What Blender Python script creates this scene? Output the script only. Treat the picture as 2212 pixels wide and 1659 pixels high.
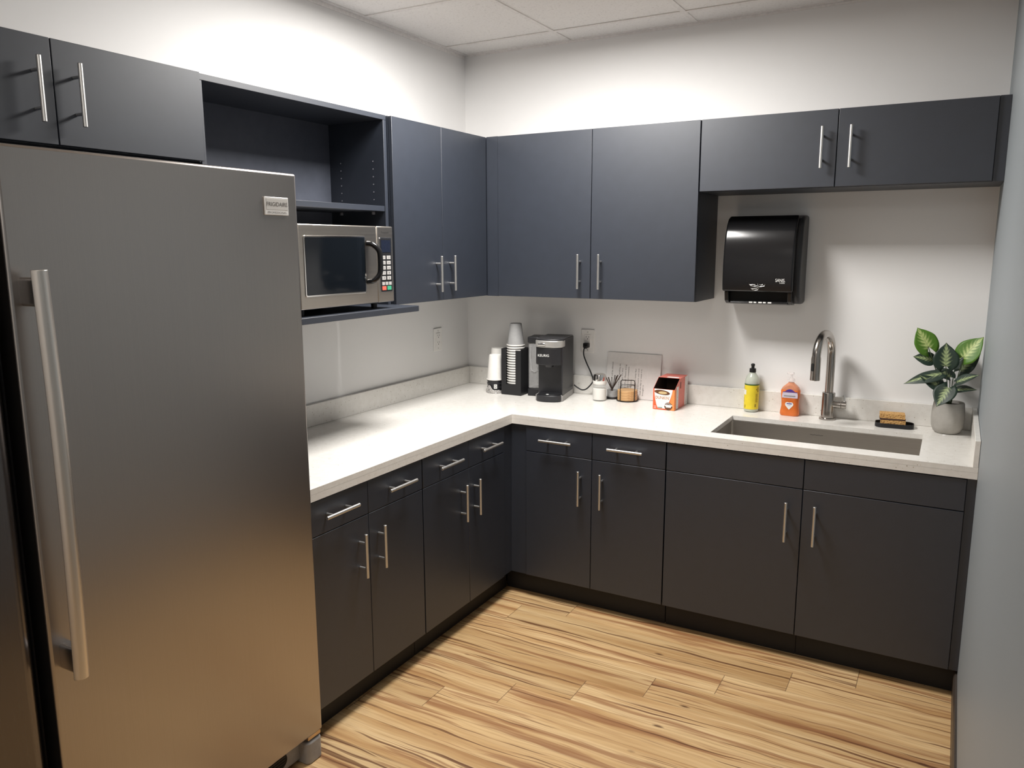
import bpy, bmesh, math, random
from mathutils import Vector, Matrix
random.seed(7)
R_ = math.radians
for o in list(bpy.data.objects): bpy.data.objects.remove(o)
S = bpy.context.scene
COL = S.collection

# ------------------------------------------------------------------ camera
CAM = Vector((2.477, -3.8741, 1.7019)); yaw, pitch, roll = .5129, -.1729, -.0028
f_ = Vector((-math.sin(yaw)*math.cos(pitch), math.cos(yaw)*math.cos(pitch), math.sin(pitch)))
r0 = Vector((math.cos(yaw), math.sin(yaw), 0)); u0 = r0.cross(f_)
rt = math.cos(roll)*r0 + math.sin(roll)*u0; up = -math.sin(roll)*r0 + math.cos(roll)*u0
cd = bpy.data.cameras.new('camera'); cam = bpy.data.objects.new('camera', cd); COL.objects.link(cam)
cam.matrix_world = Matrix(((rt.x, up.x, -f_.x, CAM.x), (rt.y, up.y, -f_.y, CAM.y), (rt.z, up.z, -f_.z, CAM.z), (0, 0, 0, 1)))
cd.sensor_fit = 'HORIZONTAL'; cd.sensor_width = 36; cd.lens = 36*1694.686/2212
cd.clip_start = .02
S.camera = cam
# ------------------------------------------------------------------ world, exposure
w = bpy.data.worlds.new('world'); S.world = w; w.use_nodes = True
w.node_tree.nodes['Background'].inputs[0].default_value = (.9, .93, 1, 1)
w.node_tree.nodes['Background'].inputs[1].default_value = .1
S.view_settings.view_transform = 'Standard'; S.view_settings.look = 'None'
S.view_settings.gamma = 1; S.view_settings.use_curve_mapping = False
S.view_settings.exposure = 0.0
LIGHT_MAIN = 67.0      # watts of the troffer over the counter corner
FILL_REAR = 15.0      # watts of the unseen fill light added behind the camera
LIGHT_COL = (1.0, .972, .935)

# ------------------------------------------------------------------ node helpers
def mat_new(name):
    m = bpy.data.materials.new(name); m.use_nodes = True
    nt = m.node_tree; return m, nt, nt.nodes['Principled BSDF']
def nd(nt, t, **k):
    n = nt.nodes.new(t)
    for a, v in k.items(): setattr(n, a, v)
    return n
def setin(nt, sock, v):
    if hasattr(v, 'default_value') and hasattr(v, 'links'): nt.links.new(v, sock)
    elif isinstance(v, (tuple, list)) and len(v) == 3 and sock.type == 'RGBA': sock.default_value = (*v, 1)
    else: sock.default_value = v
def mth(nt, op, a, b=None, c=None):
    n = nd(nt, 'ShaderNodeMath', operation=op); setin(nt, n.inputs[0], a)
    if b is not None: setin(nt, n.inputs[1], b)
    if c is not None: setin(nt, n.inputs[2], c)
    return n.outputs[0]
def comb(nt, x, y, z):
    n = nd(nt, 'ShaderNodeCombineXYZ')
    for s, v in zip(n.inputs, (x, y, z)): setin(nt, s, v)
    return n.outputs[0]
def noise(nt, vec, scale, detail=3, rough=.55, dist=0):
    n = nd(nt, 'ShaderNodeTexNoise'); setin(nt, n.inputs['Vector'], vec)
    n.inputs['Scale'].default_value = scale; n.inputs['Detail'].default_value = detail
    n.inputs['Roughness'].default_value = rough; n.inputs['Distortion'].default_value = dist
    return n.outputs['Fac']
def ramp(nt, fac, stops, interp='LINEAR'):
    n = nd(nt, 'ShaderNodeValToRGB'); setin(nt, n.inputs[0], fac); cr = n.color_ramp; cr.interpolation = interp
    while len(cr.elements) < len(stops): cr.elements.new(.5)
    for e, (p, c) in zip(cr.elements, stops):
        e.position = p; e.color = (*c, 1) if len(c) == 3 else c
    return n.outputs[0]
def mix(nt, fac, a, b, bt='MIX'):
    n = nd(nt, 'ShaderNodeMix', data_type='RGBA', blend_type=bt)
    setin(nt, n.inputs[0], fac); setin(nt, n.inputs[6], a); setin(nt, n.inputs[7], b); return n.outputs[2]
def bump(nt, bs, h, strength=.1, dist=.002):
    n = nd(nt, 'ShaderNodeBump'); n.inputs['Strength'].default_value = strength; n.inputs['Distance'].default_value = dist
    setin(nt, n.inputs['Height'], h); nt.links.new(n.outputs[0], bs.inputs['Normal'])
def objco(nt): return nd(nt, 'ShaderNodeTexCoord').outputs['Object']
def simple(name, col, rough=.5, metal=0, spec=.5, coat=0, trans=0, ior=1.45, nscale=60, nvar=.06, bmp=0, alpha=1):
    m, nt, b = mat_new(name)
    f = noise(nt, objco(nt), nscale, 2)
    lo = tuple(c*(1-nvar) for c in col); hi = tuple(min(1, c*(1+nvar)) for c in col)
    setin(nt, b.inputs['Base Color'], ramp(nt, f, [(.3, lo), (.7, hi)]))
    b.inputs['Roughness'].default_value = rough; b.inputs['Metallic'].default_value = metal
    b.inputs['Specular IOR Level'].default_value = spec; b.inputs['Coat Weight'].default_value = coat
    b.inputs['Transmission Weight'].default_value = trans; b.inputs['IOR'].default_value = ior
    b.inputs['Alpha'].default_value = alpha
    if bmp: bump(nt, b, f, bmp, .001)
    return m
def brushed(name, col, rough, axis='Z', var=.05, scale=300):
    m, nt, b = mat_new(name)
    mp = nd(nt, 'ShaderNodeMapping'); nt.links.new(objco(nt), mp.inputs[0])
    sc = {'X': (1, scale, scale), 'Y': (scale, 1, scale), 'Z': (scale, scale, 1)}[axis]
    mp.inputs['Scale'].default_value = sc
    f = noise(nt, mp.outputs[0], 1, 2)
    setin(nt, b.inputs['Base Color'], ramp(nt, f, [(.25, tuple(c*(1-var) for c in col)), (.75, tuple(min(1, c*(1+var)) for c in col))]))
    b.inputs['Metallic'].default_value = 1
    setin(nt, b.inputs['Roughness'], mth(nt, 'MULTIPLY_ADD', f, .08, rough-.04))
    return m

# ------------------------------------------------------------------ materials
def wall_mat(name, col, rough=.62):
    m, nt, b = mat_new(name); co = objco(nt)
    f = noise(nt, co, 3, 2); setin(nt, b.inputs['Base Color'], ramp(nt, f, [(.3, tuple(c*.985 for c in col)), (.7, col)]))
    b.inputs['Roughness'].default_value = rough; b.inputs['Specular IOR Level'].default_value = .3
    bump(nt, b, noise(nt, co, 180, 3), .06, .001); return m
M_wall = wall_mat('white_wall_paint', (.87, .86, .85))
M_wallr = wall_mat('blue_grey_wall_paint', (.27, .298, .318), .5)
M_cab = simple('navy_charcoal_laminate', (.020, .025, .037), .46, spec=1.0, nscale=25, nvar=.05)
M_cabin = simple('dark_cabinet_inside', (.070, .077, .100), .5, nscale=25)
M_toe = simple('black_toe_kick', (.012, .011, .011), .6)
M_steel = brushed('satin_nickel', (.74, .73, .71), .38, 'Z', .03)
M_steelh = brushed('satin_nickel_level', (.74, .73, .71), .38, 'X', .03)
M_fridge = brushed('stainless_door', (.43, .40, .38), .30, 'Z', .025, 500)
M_fdark = brushed('dark_stainless_door', (.16, .15, .15), .26, 'Z', .025, 500)
M_fhandle = brushed('stainless_bar', (.72, .69, .65), .36, 'Z', .02, 400)
M_badge = simple('satin_silver_badge', (.88, .86, .83), .35, .35, nvar=.01)
M_plate = simple('badge_face', (.62, .60, .57), .4, .2, nvar=.01)
M_letter = simple('badge_letter', (.12, .11, .105), .5)
M_fbody = simple('grey_appliance_side', (.05, .05, .055), .5)
M_sink = brushed('sink_steel', (.60, .57, .53), .36, 'X', .04)
M_faucet = brushed('brushed_faucet_steel', (.40, .375, .35), .2, 'Z', .03)
M_mw = brushed('microwave_steel', (.62, .575, .52), .30, 'Y', .03)
M_chrome = simple('bright_chrome', (.85, .84, .82), .1, 1, nvar=.01)
M_blackgloss = simple('glossy_black_plastic', (.010, .010, .011), .16, spec=.5, nvar=.02)
M_black = simple('matte_black_plastic', (.014, .014, .016), .42)
M_blackm = simple('black_coated_wire', (.012, .010, .009), .4)
M_darkgrey = simple('dark_grey_plastic', (.024, .024, .027), .4)
M_glassblk = simple('dark_window_glass', (.006, .008, .011), .06, spec=.6, nvar=.02)
M_white = simple('white_plastic', (.80, .78, .74), .35, nvar=.02)
M_outlet = simple('outlet_plastic', (.90, .88, .85), .35, nvar=.02)
M_paper = simple('white_paper', (.78, .76, .74), .7, nvar=.02)
M_cupw = simple('white_paper_cup', (.84, .82, .78), .55, nvar=.02)
M_cupg = simple('grey_paper_cup', (.33, .33, .33), .55, nvar=.03)
M_ink = simple('black_ink', (.03, .03, .03), .6)
M_inkw = simple('white_ink', (.82, .82, .80), .5)
M_grey = simple('grey_plastic', (.30, .29, .28), .45)
M_silver = simple('silver_plastic', (.50, .49, .47), .30, .6, nvar=.03)
M_glass = simple('clear_glass', (.80, .82, .81), .04, spec=.8, nvar=.01, alpha=.14)
M_tank = simple('smoky_clear_plastic', (.50, .50, .50), .08, spec=.9, nvar=.04, alpha=.42)
M_film = simple('crumpled_clear_film', (.55, .53, .51), .2, nscale=120, nvar=.4, bmp=.6, alpha=.72)
M_sugar = simple('white_sugar', (.86, .83, .78), .8, nscale=400, nvar=.05, bmp=.2)
M_stir = simple('brown_straw_plastic', (.055, .036, .03), .4)
M_orange = simple('orange_red_card', (.78, .13, .045), .5, nvar=.06)
M_card2 = simple('orange_card', (.83, .28, .08), .5, nvar=.06)
M_pink = simple('coral_red_card', (.70, .19, .15), .5, nvar=.05)
M_cardin = simple('dark_brown_card', (.075, .038, .026), .8)
M_brown = simple('brown_print', (.13, .05, .02), .5)
M_tanp = simple('cream_print', (.60, .44, .22), .5)
M_txto = simple('burnt_orange_print', (.50, .17, .03), .5)
M_yellow = simple('yellow_label', (.80, .63, .035), .45, nscale=30, nvar=.05)
M_greenp = simple('dark_green_print', (.035, .10, .02), .5)
M_bottle = simple('cloudy_clear_bottle', (.72, .76, .66), .2, trans=.35, nvar=.03)
M_soap = simple('orange_liquid_soap', (.92, .25, .06), .12, trans=.35, ior=1.33, nscale=18, nvar=.10)
M_pump = simple('clear_pump_plastic', (.86, .80, .78), .10, alpha=.30)
M_purple = simple('purple_print', (.07, .04, .28), .5)
M_lilac = simple('pale_lilac_label', (.64, .58, .68), .45)
M_spray = simple('black_rubber', (.01, .01, .01), .5)
M_soil = simple('dark_soil', (.02, .014, .01), .9, nscale=200, nvar=.5, bmp=.6)
M_stem = simple('green_petiole', (.07, .11, .05), .5)
M_red = simple('red_key', (.62, .13, .09), .5)
M_green = simple('green_key', (.05, .36, .20), .5)
M_keyw = simple('grey_key', (.42, .41, .40), .5)
M_lcd = simple('dark_display', (.012, .016, .03), .2)
M_floortint = simple('floor_reflection_tinted_steel', (.62, .46, .30), .3, 1)  # hinge steel with the floor's warm reflection put into its colour
M_hole = simple('dark_recess', (.003, .003, .003), .7)
M_clip = simple('clear_shelf_clip', (.25, .25, .28), .3)
M_base = simple('dark_rubber_base', (.016, .013, .012), .55)

def quartz():
    m, nt, b = mat_new('speckled_white_quartz'); co = objco(nt)
    base = ramp(nt, noise(nt, co, 40, 3), [(.3, (.77, .745, .70)), (.7, (.83, .81, .77))])
    def specks(scale, thr, col, prev, keep):
        v = nd(nt, 'ShaderNodeTexVoronoi'); nt.links.new(co, v.inputs['Vector']); v.inputs['Scale'].default_value = scale
        sx = nd(nt, 'ShaderNodeSeparateXYZ'); nt.links.new(v.outputs['Color'], sx.inputs[0])
        g = mth(nt, 'MULTIPLY', mth(nt, 'LESS_THAN', v.outputs['Distance'], thr), mth(nt, 'GREATER_THAN', sx.outputs[0], keep))
        return mix(nt, g, prev, col)
    c = specks(70, .15, (.50, .45, .38), base, .86)
    c = specks(120, .18, (.62, .57, .49), c, .78)
    c = specks(45, .10, (.30, .26, .21), c, .90)
    setin(nt, b.inputs['Base Color'], c); b.inputs['Roughness'].default_value = .22; return m
M_quartz = quartz()

def ceiling_mat():
    m, nt, b = mat_new('acoustic_ceiling_tile'); co = objco(nt)
    f = noise(nt, co, 90, 4, .7)
    setin(nt, b.inputs['Base Color'], ramp(nt, f, [(.28, (.68, .655, .635)), (.42, (.92, .90, .88)), (.7, (.95, .93, .91))]))
    b.inputs['Roughness'].default_value = .9; bump(nt, b, f, .35, .003); return m
M_ceil = ceiling_mat()
M_grid = simple('ceiling_grid_paint', (.88, .85, .83), .5)

def floor_mat():
    m, nt, b = mat_new('hickory_plank_vinyl'); co = objco(nt)
    s = nd(nt, 'ShaderNodeSeparateXYZ'); nt.links.new(co, s.inputs[0]); x, y = s.outputs[0], s.outputs[1]
    PW, L = .1535, 1.25
    v = mth(nt, 'DIVIDE', mth(nt, 'ADD', mth(nt, 'MULTIPLY', y, -1), -1.073+PW*20), PW)
    row = mth(nt, 'FLOOR', v); vf = mth(nt, 'FRACT', v)
    u = mth(nt, 'DIVIDE', mth(nt, 'ADD', mth(nt, 'ADD', x, mth(nt, 'MULTIPLY', row, .235)), -1.556-.235*20+L*20), L)
    colm = mth(nt, 'FLOOR', u); uf = mth(nt, 'FRACT', u)
    wn = nd(nt, 'ShaderNodeTexWhiteNoise', noise_dimensions='2D'); nt.links.new(comb(nt, row, colm, 0), wn.inputs['Vector'])
    rs = nd(nt, 'ShaderNodeSeparateXYZ'); nt.links.new(wn.outputs['Color'], rs.inputs[0]); r1, r2, r3 = rs.outputs
    ox = mth(nt, 'MULTIPLY', r1, 31.0); oy = mth(nt, 'MULTIPLY', r2, 17.0)
    # slow waviness of the grain
    wv = mth(nt, 'MULTIPLY', mth(nt, 'SUBTRACT', noise(nt, comb(nt, mth(nt, 'ADD', mth(nt, 'MULTIPLY', x, 2.2), ox), mth(nt, 'ADD', mth(nt, 'MULTIPLY', y, 7), oy), 0), 1, 2), .5), .05)
    yy = mth(nt, 'ADD', y, wv)
    def g(sx, sy, z, det=4, ro=.6):
        return noise(nt, comb(nt, mth(nt, 'ADD', mth(nt, 'MULTIPLY', x, sx), ox), mth(nt, 'ADD', mth(nt, 'MULTIPLY', yy, sy), oy), z), 1, det, ro)
    broad = g(.8, 14, 0.0, 4)
    fine = g(2.2, 110, 3.0, 4)
    streak = g(.85, 24, 7.0, 4, .6)
    dark = g(.95, 50, 11.0, 3, .55)
    c = ramp(nt, broad, [(.28, (.41, .22, .085)), (.42, (.57, .36, .165)), (.56, (.70, .49, .255)), (.75, (.77, .57, .32))])
    c = mix(nt, ramp(nt, fine, [(.44, (0, 0, 0)), (.64, (.42, .42, .42))]), c, (.38, .21, .095))
    c = mix(nt, ramp(nt, streak, [(.545, (0, 0, 0)), (.575, (.55, .55, .55)), (.68, (.9, .9, .9))]), c, (.29, .125, .05))
    c = mix(nt, ramp(nt, dark, [(.588, (0, 0, 0)), (.61, (.7, .7, .7)), (.68, (.95, .95, .95))]), c, (.145, .056, .023))
    # knots
    vo = nd(nt, 'ShaderNodeTexVoronoi'); nt.links.new(comb(nt, mth(nt, 'MULTIPLY', x, 4.6), mth(nt, 'MULTIPLY', yy, 12), 0), vo.inputs['Vector']); vo.inputs['Scale'].default_value = 1
    vs = nd(nt, 'ShaderNodeSeparateXYZ'); nt.links.new(vo.outputs['Color'], vs.inputs[0])
    kn = mth(nt, 'MULTIPLY', ramp(nt, vo.outputs['Distance'], [(.05, (1, 1, 1)), (.12, (0, 0, 0))]), mth(nt, 'GREATER_THAN', vs.outputs[0], .45))
    c = mix(nt, mth(nt, 'MULTIPLY', kn, .9), c, (.10, .04, .018))
    # plank tone
    c = mix(nt, 1, c, ramp(nt, r3, [(0, (.86, .84, .80)), (.5, (1, 1, 1)), (1, (1.0, .98, .95))]), 'MULTIPLY')
    # joints
    e1 = mth(nt, 'LESS_THAN', uf, .0022)
    e2 = mth(nt, 'LESS_THAN', vf, .012)
    c = mix(nt, mth(nt, 'MULTIPLY', e1, .75), c, (.10, .05, .025)); c = mix(nt, mth(nt, 'MULTIPLY', e2, .45), c, (.16, .085, .04))
    setin(nt, b.inputs['Base Color'], c)
    setin(nt, b.inputs['Roughness'], mth(nt, 'MULTIPLY_ADD', fine, .12, .40))
    b.inputs['Specular IOR Level'].default_value = .4
    bump(nt, b, fine, .04, .001); return m
M_floor = floor_mat()

def bamboo():
    m, nt, b = mat_new('bamboo_wood'); s = nd(nt, 'ShaderNodeMapping'); nt.links.new(objco(nt), s.inputs[0]); s.inputs['Scale'].default_value = (14, 120, 260)
    setin(nt, b.inputs['Base Color'], ramp(nt, noise(nt, s.outputs[0], 1, 3), [(.3, (.46, .25, .10)), (.7, (.66, .41, .19))]))
    b.inputs['Roughness'].default_value = .5; return m
M_bamboo = bamboo()
def sponge_mat():
    m, nt, b = mat_new('tan_sponge'); v = nd(nt, 'ShaderNodeTexVoronoi'); nt.links.new(objco(nt), v.inputs['Vector']); v.inputs['Scale'].default_value = 130
    f = v.outputs['Distance']; setin(nt, b.inputs['Base Color'], ramp(nt, f, [(.15, (.33, .15, .05)), (.40, (.62, .36, .13))]))
    b.inputs['Roughness'].default_value = .9; bump(nt, b, f, .8, .003); return m
M_sponge = sponge_mat()
def concrete():
    m, nt, b = mat_new('grey_concrete_pot'); co = objco(nt)
    setin(nt, b.inputs['Base Color'], ramp(nt, noise(nt, co, 25, 5), [(.3, (.36, .34, .31)), (.7, (.44, .42, .385))]))
    b.inputs['Roughness'].default_value = .7; bump(nt, b, noise(nt, co, 120, 3), .15, .001); return m
M_pot = concrete()
def leaf_mat(name, dark, light, spread):
    m, nt, b = mat_new(name)
    uv = nd(nt, 'ShaderNodeUVMap'); s = nd(nt, 'ShaderNodeSeparateXYZ'); nt.links.new(uv.outputs[0], s.inputs[0])
    d = mth(nt, 'ABSOLUTE', mth(nt, 'SUBTRACT', s.outputs[0], .5)); v = s.outputs[1]
    # side veins run forward from the midrib
    ph = mth(nt, 'FRACT', mth(nt, 'MULTIPLY', mth(nt, 'SUBTRACT', v, mth(nt, 'MULTIPLY', d, .8)), 6.5))
    vein = mth(nt, 'SUBTRACT', 1, mth(nt, 'MULTIPLY', mth(nt, 'ABSOLUTE', mth(nt, 'SUBTRACT', ph, .5)), 2))
    f = mth(nt, 'ADD', mth(nt, 'DIVIDE', d, spread), mth(nt, 'MULTIPLY', mth(nt, 'SUBTRACT', .55, vein), .55))
    f = mth(nt, 'ADD', f, mth(nt, 'MULTIPLY', mth(nt, 'SUBTRACT', noise(nt, objco(nt), 90, 3), .5), .7))
    c = ramp(nt, f, [(.10, light), (.55, tuple((a*.25+q*.75) for a, q in zip(light, dark))), (.85, dark)])
    c = mix(nt, mth(nt, 'LESS_THAN', d, .012), c, tuple(.6*q for q in light))
    setin(nt, b.inputs['Base Color'], c); b.inputs['Roughness'].default_value = .48; return m
M_leafd = leaf_mat('dark_variegated_leaf', (.010, .028, .017), (.34, .42, .20), .26)
M_leafg = leaf_mat('bright_variegated_leaf', (.075, .19, .012), (.50, .60, .22), .34)
M_emit, _nt, _b = mat_new('lamp_diffuser'); _b.inputs['Emission Color'].default_value = (*LIGHT_COL, 1); _b.inputs['Emission Strength'].default_value = 1.0

# ------------------------------------------------------------------ geometry helpers
def nb(): return bmesh.new()
def box(bm, x0, y0, z0, x1, y1, z1):
    v = [bm.verts.new((x, y, z)) for x in (x0, x1) for y in (y0, y1) for z in (z0, z1)]
    for q in ((0, 1, 3, 2), (4, 6, 7, 5), (0, 4, 5, 1), (2, 3, 7, 6), (0, 2, 6, 4), (1, 5, 7, 3)): bm.faces.new([v[i] for i in q])
    return bm
def bx(*a): return box(nb(), *a)
def frame(d):
    d = Vector(d).normalized(); a = Vector((0, 0, 1)) if abs(d.z) < .9 else Vector((1, 0, 0))
    x = d.cross(a).normalized(); return x, d.cross(x).normalized()
def tube(bm, pts, r, seg=12, closed=False, cap=True, flat=1.0):
    pts = [Vector(p) for p in pts]; n = len(pts); rs = r if isinstance(r, (list, tuple)) else [r]*n
    rings = []; px = None
    for i, p in enumerate(pts):
        if closed: d = pts[(i+1) % n]-pts[i-1]
        else: d = pts[min(i+1, n-1)]-pts[max(i-1, 0)]
        d.normalize()
        if px is None: x, y = frame(d)
        else:
            x = (px-d*px.dot(d)).normalized(); y = d.cross(x)
        px = x
        rings.append([bm.verts.new(p+rs[i]*(math.cos(2*math.pi*k/seg)*x+flat*math.sin(2*math.pi*k/seg)*y)) for k in range(seg)])
    for i in range(n if closed else n-1):
        a, b = rings[i], rings[(i+1) % n]
        for k in range(seg): bm.faces.new((a[k], a[(k+1) % seg], b[(k+1) % seg], b[k]))
    if cap and not closed: bm.faces.new(rings[0][::-1]); bm.faces.new(rings[-1])
    return bm
def cyl(bm, p0, p1, r0, r1=None, seg=24): return tube(bm, [p0, p1], [r0, r0 if r1 is None else r1], seg)
def lathe(bm, prof, cx=0, cy=0, cz=0, seg=36, sx=1, sy=1):
    rings = []
    for r, z in prof:
        if r < 1e-6: rings.append([bm.verts.new((cx, cy, cz+z))])
        else: rings.append([bm.verts.new((cx+sx*r*math.cos(2*math.pi*k/seg), cy+sy*r*math.sin(2*math.pi*k/seg), cz+z)) for k in range(seg)])
    for a, b in zip(rings, rings[1:]):
        for k in range(seg):
            j = (k+1) % seg
            if len(a) == 1 and len(b) == 1: continue
            if len(a) == 1: bm.faces.new((a[0], b[j], b[k]))
            elif len(b) == 1: bm.faces.new((a[k], a[j], b[0]))
            else: bm.faces.new((a[k], a[j], b[j], b[k]))
    return bm
def prism(bm, poly, axis, a, b):
    """extrude a 2-D polygon along axis from a to b; poly is in the two other axes, in xyz order"""
    def P(p, t): return {'x': (t, p[0], p[1]), 'y': (p[0], t, p[1]), 'z': (p[0], p[1], t)}[axis]
    A = [bm.verts.new(P(p, a)) for p in poly]; B = [bm.verts.new(P(p, b)) for p in poly]; n = len(poly)
    bm.faces.new(A); bm.faces.new(B[::-1])
    for i in range(n): bm.faces.new((A[i], B[i], B[(i+1) % n], A[(i+1) % n]))
    return bm
def smooth_path(P, n=6):
    P = [Vector(p) for p in P]; out = []
    for i in range(len(P)-1):
        p0, p1, p2, p3 = P[max(i-1, 0)], P[i], P[i+1], P[min(i+2, len(P)-1)]
        for k in range(n):
            s = k/n; out.append(.5*((2*p1)+(-p0+p2)*s+(2*p0-5*p1+4*p2-p3)*s*s+(-p0+3*p1-3*p2+p3)*s**3))
    return out+[P[-1]]
def rrect(cx, cy, w_, h_, r, n=5):
    out = []
    for sx, sy, a0 in ((1, 1, 0), (-1, 1, 90), (-1, -1, 180), (1, -1, 270)):
        for k in range(n+1):
            a = R_(a0+90*k/n); out.append((cx+sx*(w_/2-r)+r*math.cos(a), cy+sy*(h_/2-r)+r*math.sin(a)))
    return out
def obj(name, bm, mat, parent=None, off=None, bev=0, bseg=2, smooth=False, sub=0, label=None, kind=None, solid=0):
    """finish a bmesh as one object; off = world base of the thing when the mesh was drawn in world coordinates"""
    if off is not None: bmesh.ops.translate(bm, verts=bm.verts, vec=-Vector(off))
    bmesh.ops.recalc_face_normals(bm, faces=bm.faces)
    me = bpy.data.meshes.new(name); bm.to_mesh(me); bm.free()
    o = bpy.data.objects.new(name, me); COL.objects.link(o)
    for m in (mat if isinstance(mat, (list, tuple)) else [mat]): me.materials.append(m)
    if parent is not None: o.parent = parent
    if solid:
        md = o.modifiers.new('solid', 'SOLIDIFY'); md.thickness = solid; md.offset = 0
    if bev:
        md = o.modifiers.new('bevel', 'BEVEL'); md.width = bev; md.segments = bseg; md.limit_method = 'ANGLE'; md.angle_limit = R_(40)
    if sub:
        md = o.modifiers.new('sub', 'SUBSURF'); md.levels = sub; md.render_levels = sub
    if smooth or bev:
        for p in me.polygons: p.use_smooth = True
        try: me.set_sharp_from_angle(angle=R_(38))
        except Exception: pass
    if label: o['label'] = label
    if kind: o['kind'] = kind
    return o
def thing(name, label, cat, loc=(0, 0, 0), rz=0, group=None):
    o = bpy.data.objects.new(name, None); COL.objects.link(o); o.empty_display_size = .05
    o.location = loc; o.rotation_euler = (0, 0, rz); o['label'] = label; o['category'] = cat
    if group: o['group'] = group
    return o
def tag(o, label, cat, group=None):
    o['label'] = label; o['category'] = cat
    if group: o['group'] = group
    return o
def dup(root, loc, rz=None, label=None, group=None):
    r = root.copy(); COL.objects.link(r); r.location = loc
    if rz is not None: r.rotation_euler = (0, 0, rz)
    if label: r['label'] = label
    if group: r['group'] = group
    for ch in list(root.children):
        c = ch.copy(); COL.objects.link(c); c.parent = r
        for g in list(ch.children):
            d = g.copy(); COL.objects.link(d); d.parent = c
    return r
def text_bm(bm, s, O, X, Y, width=None, height=None, thick=.0004, align='CENTER'):
    """add lettering to bm: O = anchor, X = reading direction, Y = up"""
    cu = bpy.data.curves.new('t', 'FONT'); cu.body = s; cu.size = 1; cu.extrude = 0; cu.align_x = align; cu.align_y = 'CENTER'; cu.resolution_u = 3
    ob = bpy.data.objects.new('t', cu); COL.objects.link(ob); bpy.context.view_layer.update()
    me = bpy.data.meshes.new_from_object(ob.evaluated_get(bpy.context.evaluated_depsgraph_get()))
    bpy.data.objects.remove(ob); bpy.data.curves.remove(cu)
    if not me.vertices: return bm
    xs = [v.co.x for v in me.vertices]; ys = [v.co.y for v in me.vertices]
    ww, hh = max(xs)-min(xs), max(ys)-min(ys)
    kx = width/ww if width else None; ky = height/hh if height else None
    kx = kx or ky; ky = ky or kx
    X = Vector(X).normalized(); Y = Vector(Y).normalized(); N = X.cross(Y)
    mid = (max(ys)+min(ys))/2
    vs = [bm.verts.new(Vector(O)+X*v.co.x*kx+Y*(v.co.y-mid)*ky+N*thick) for v in me.vertices]
    for p in me.polygons:
        try: bm.faces.new([vs[i] for i in p.vertices])
        except ValueError: pass
    bpy.data.meshes.remove(me); return bm

# ================================================================== THE SETTING
W, H = 2.601, 2.7465
YB = -5.4
def struct(name, bm, m, **k): return obj(name, bm, m, kind='structure', **k)
struct('floor', bx(-.1, YB-.1, -.05, W+.1, .1, 0), M_floor)
struct('ceiling', bx(-.1, YB-.1, H, W+.1, .1, H+.05), M_ceil)
struct('wall_left', bx(-.1, YB-.1, 0, 0, .1, H), M_wall)
struct('wall_back', bx(0, 0, 0, W, .1, H), M_wall)
struct('wall_right', bx(W, YB-.1, 0, W+.1, .1, H), M_wallr)
struct('wall_front', bx(0, YB-.1, 0, W, YB, H), M_wall)
struct('baseboard_right', prism(nb(), [(W, 0), (W-.012, 0), (W-.012, .088), (W-.007, .1), (W, .1)], 'y', YB, -.60), simple('dark_vinyl_base', (.06, .048, .040), .4))
# ceiling grid
g = nb()
for k in range(5): 
    x = -.015+.66*k
    if 0 < x < W: box(g, x-.012, YB, H-.004, x+.012, -.02, H-.0005)
for k in range(9):
    y = -.205-.655*k
    box(g, .02, y-.012, H-.0044, W, y+.012, H-.0008)
struct('trim_1', g, M_grid)
struct('trim_2', prism(nb(), [(0, H), (.022, H), (.022, H-.004), (.003, H-.004), (.003, H-.022), (0, H-.022)], 'y', YB, 0), M_grid)
struct('trim_3', prism(nb(), [(0, H), (-.022, H), (-.022, H-.004), (-.003, H-.004), (-.003, H-.012), (0, H-.012)], 'x', .022, W), M_grid)

# ------------------------------------------------------------------ ceiling lamps
def troffer(x0, y0, x1, y1, watts, label):
    cx, cy = (x0+x1)/2, (y0+y1)/2; B = (cx, cy, H)
    t = thing('ceiling_light', label, 'ceiling light', B)
    fr = nb()
    for a in ((x0, y0, x0+.03, y1), (x1-.03, y0, x1, y1), (x0+.03, y0, x1-.03, y0+.03), (x0+.03, y1-.03, x1-.03, y1)):
        box(fr, a[0], a[1], H-.012, a[2], a[3], H-.005)
    obj('frame', fr, M_white, t, B, bev=.002)
    obj('diffuser', bx(x0+.03, y0+.03, H-.010, x1-.03, y1-.03, H-.006), M_emit, t, B)
    ld = bpy.data.lights.new('lamp', 'AREA'); ld.shape = 'RECTANGLE'; ld.size = x1-x0-.07; ld.size_y = y1-y0-.07
    ld.energy = watts; ld.color = LIGHT_COL; ld.spread = R_(177)
    lo = bpy.data.objects.new('lamp', ld); COL.objects.link(lo); lo.parent = t; lo.location = (0, 0, -.013)
    return t
troffer(.66, -1.515, 1.29, -.880, LIGHT_MAIN, 'square flush ceiling light over the inner corner of the white worktop')
troffer(1.32, -4.78, 1.95, -3.48, FILL_REAR, 'added rectangular fill light on the unseen ceiling behind the camera')  # fill fixture added out of view to lift the fridge and right wall

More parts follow.
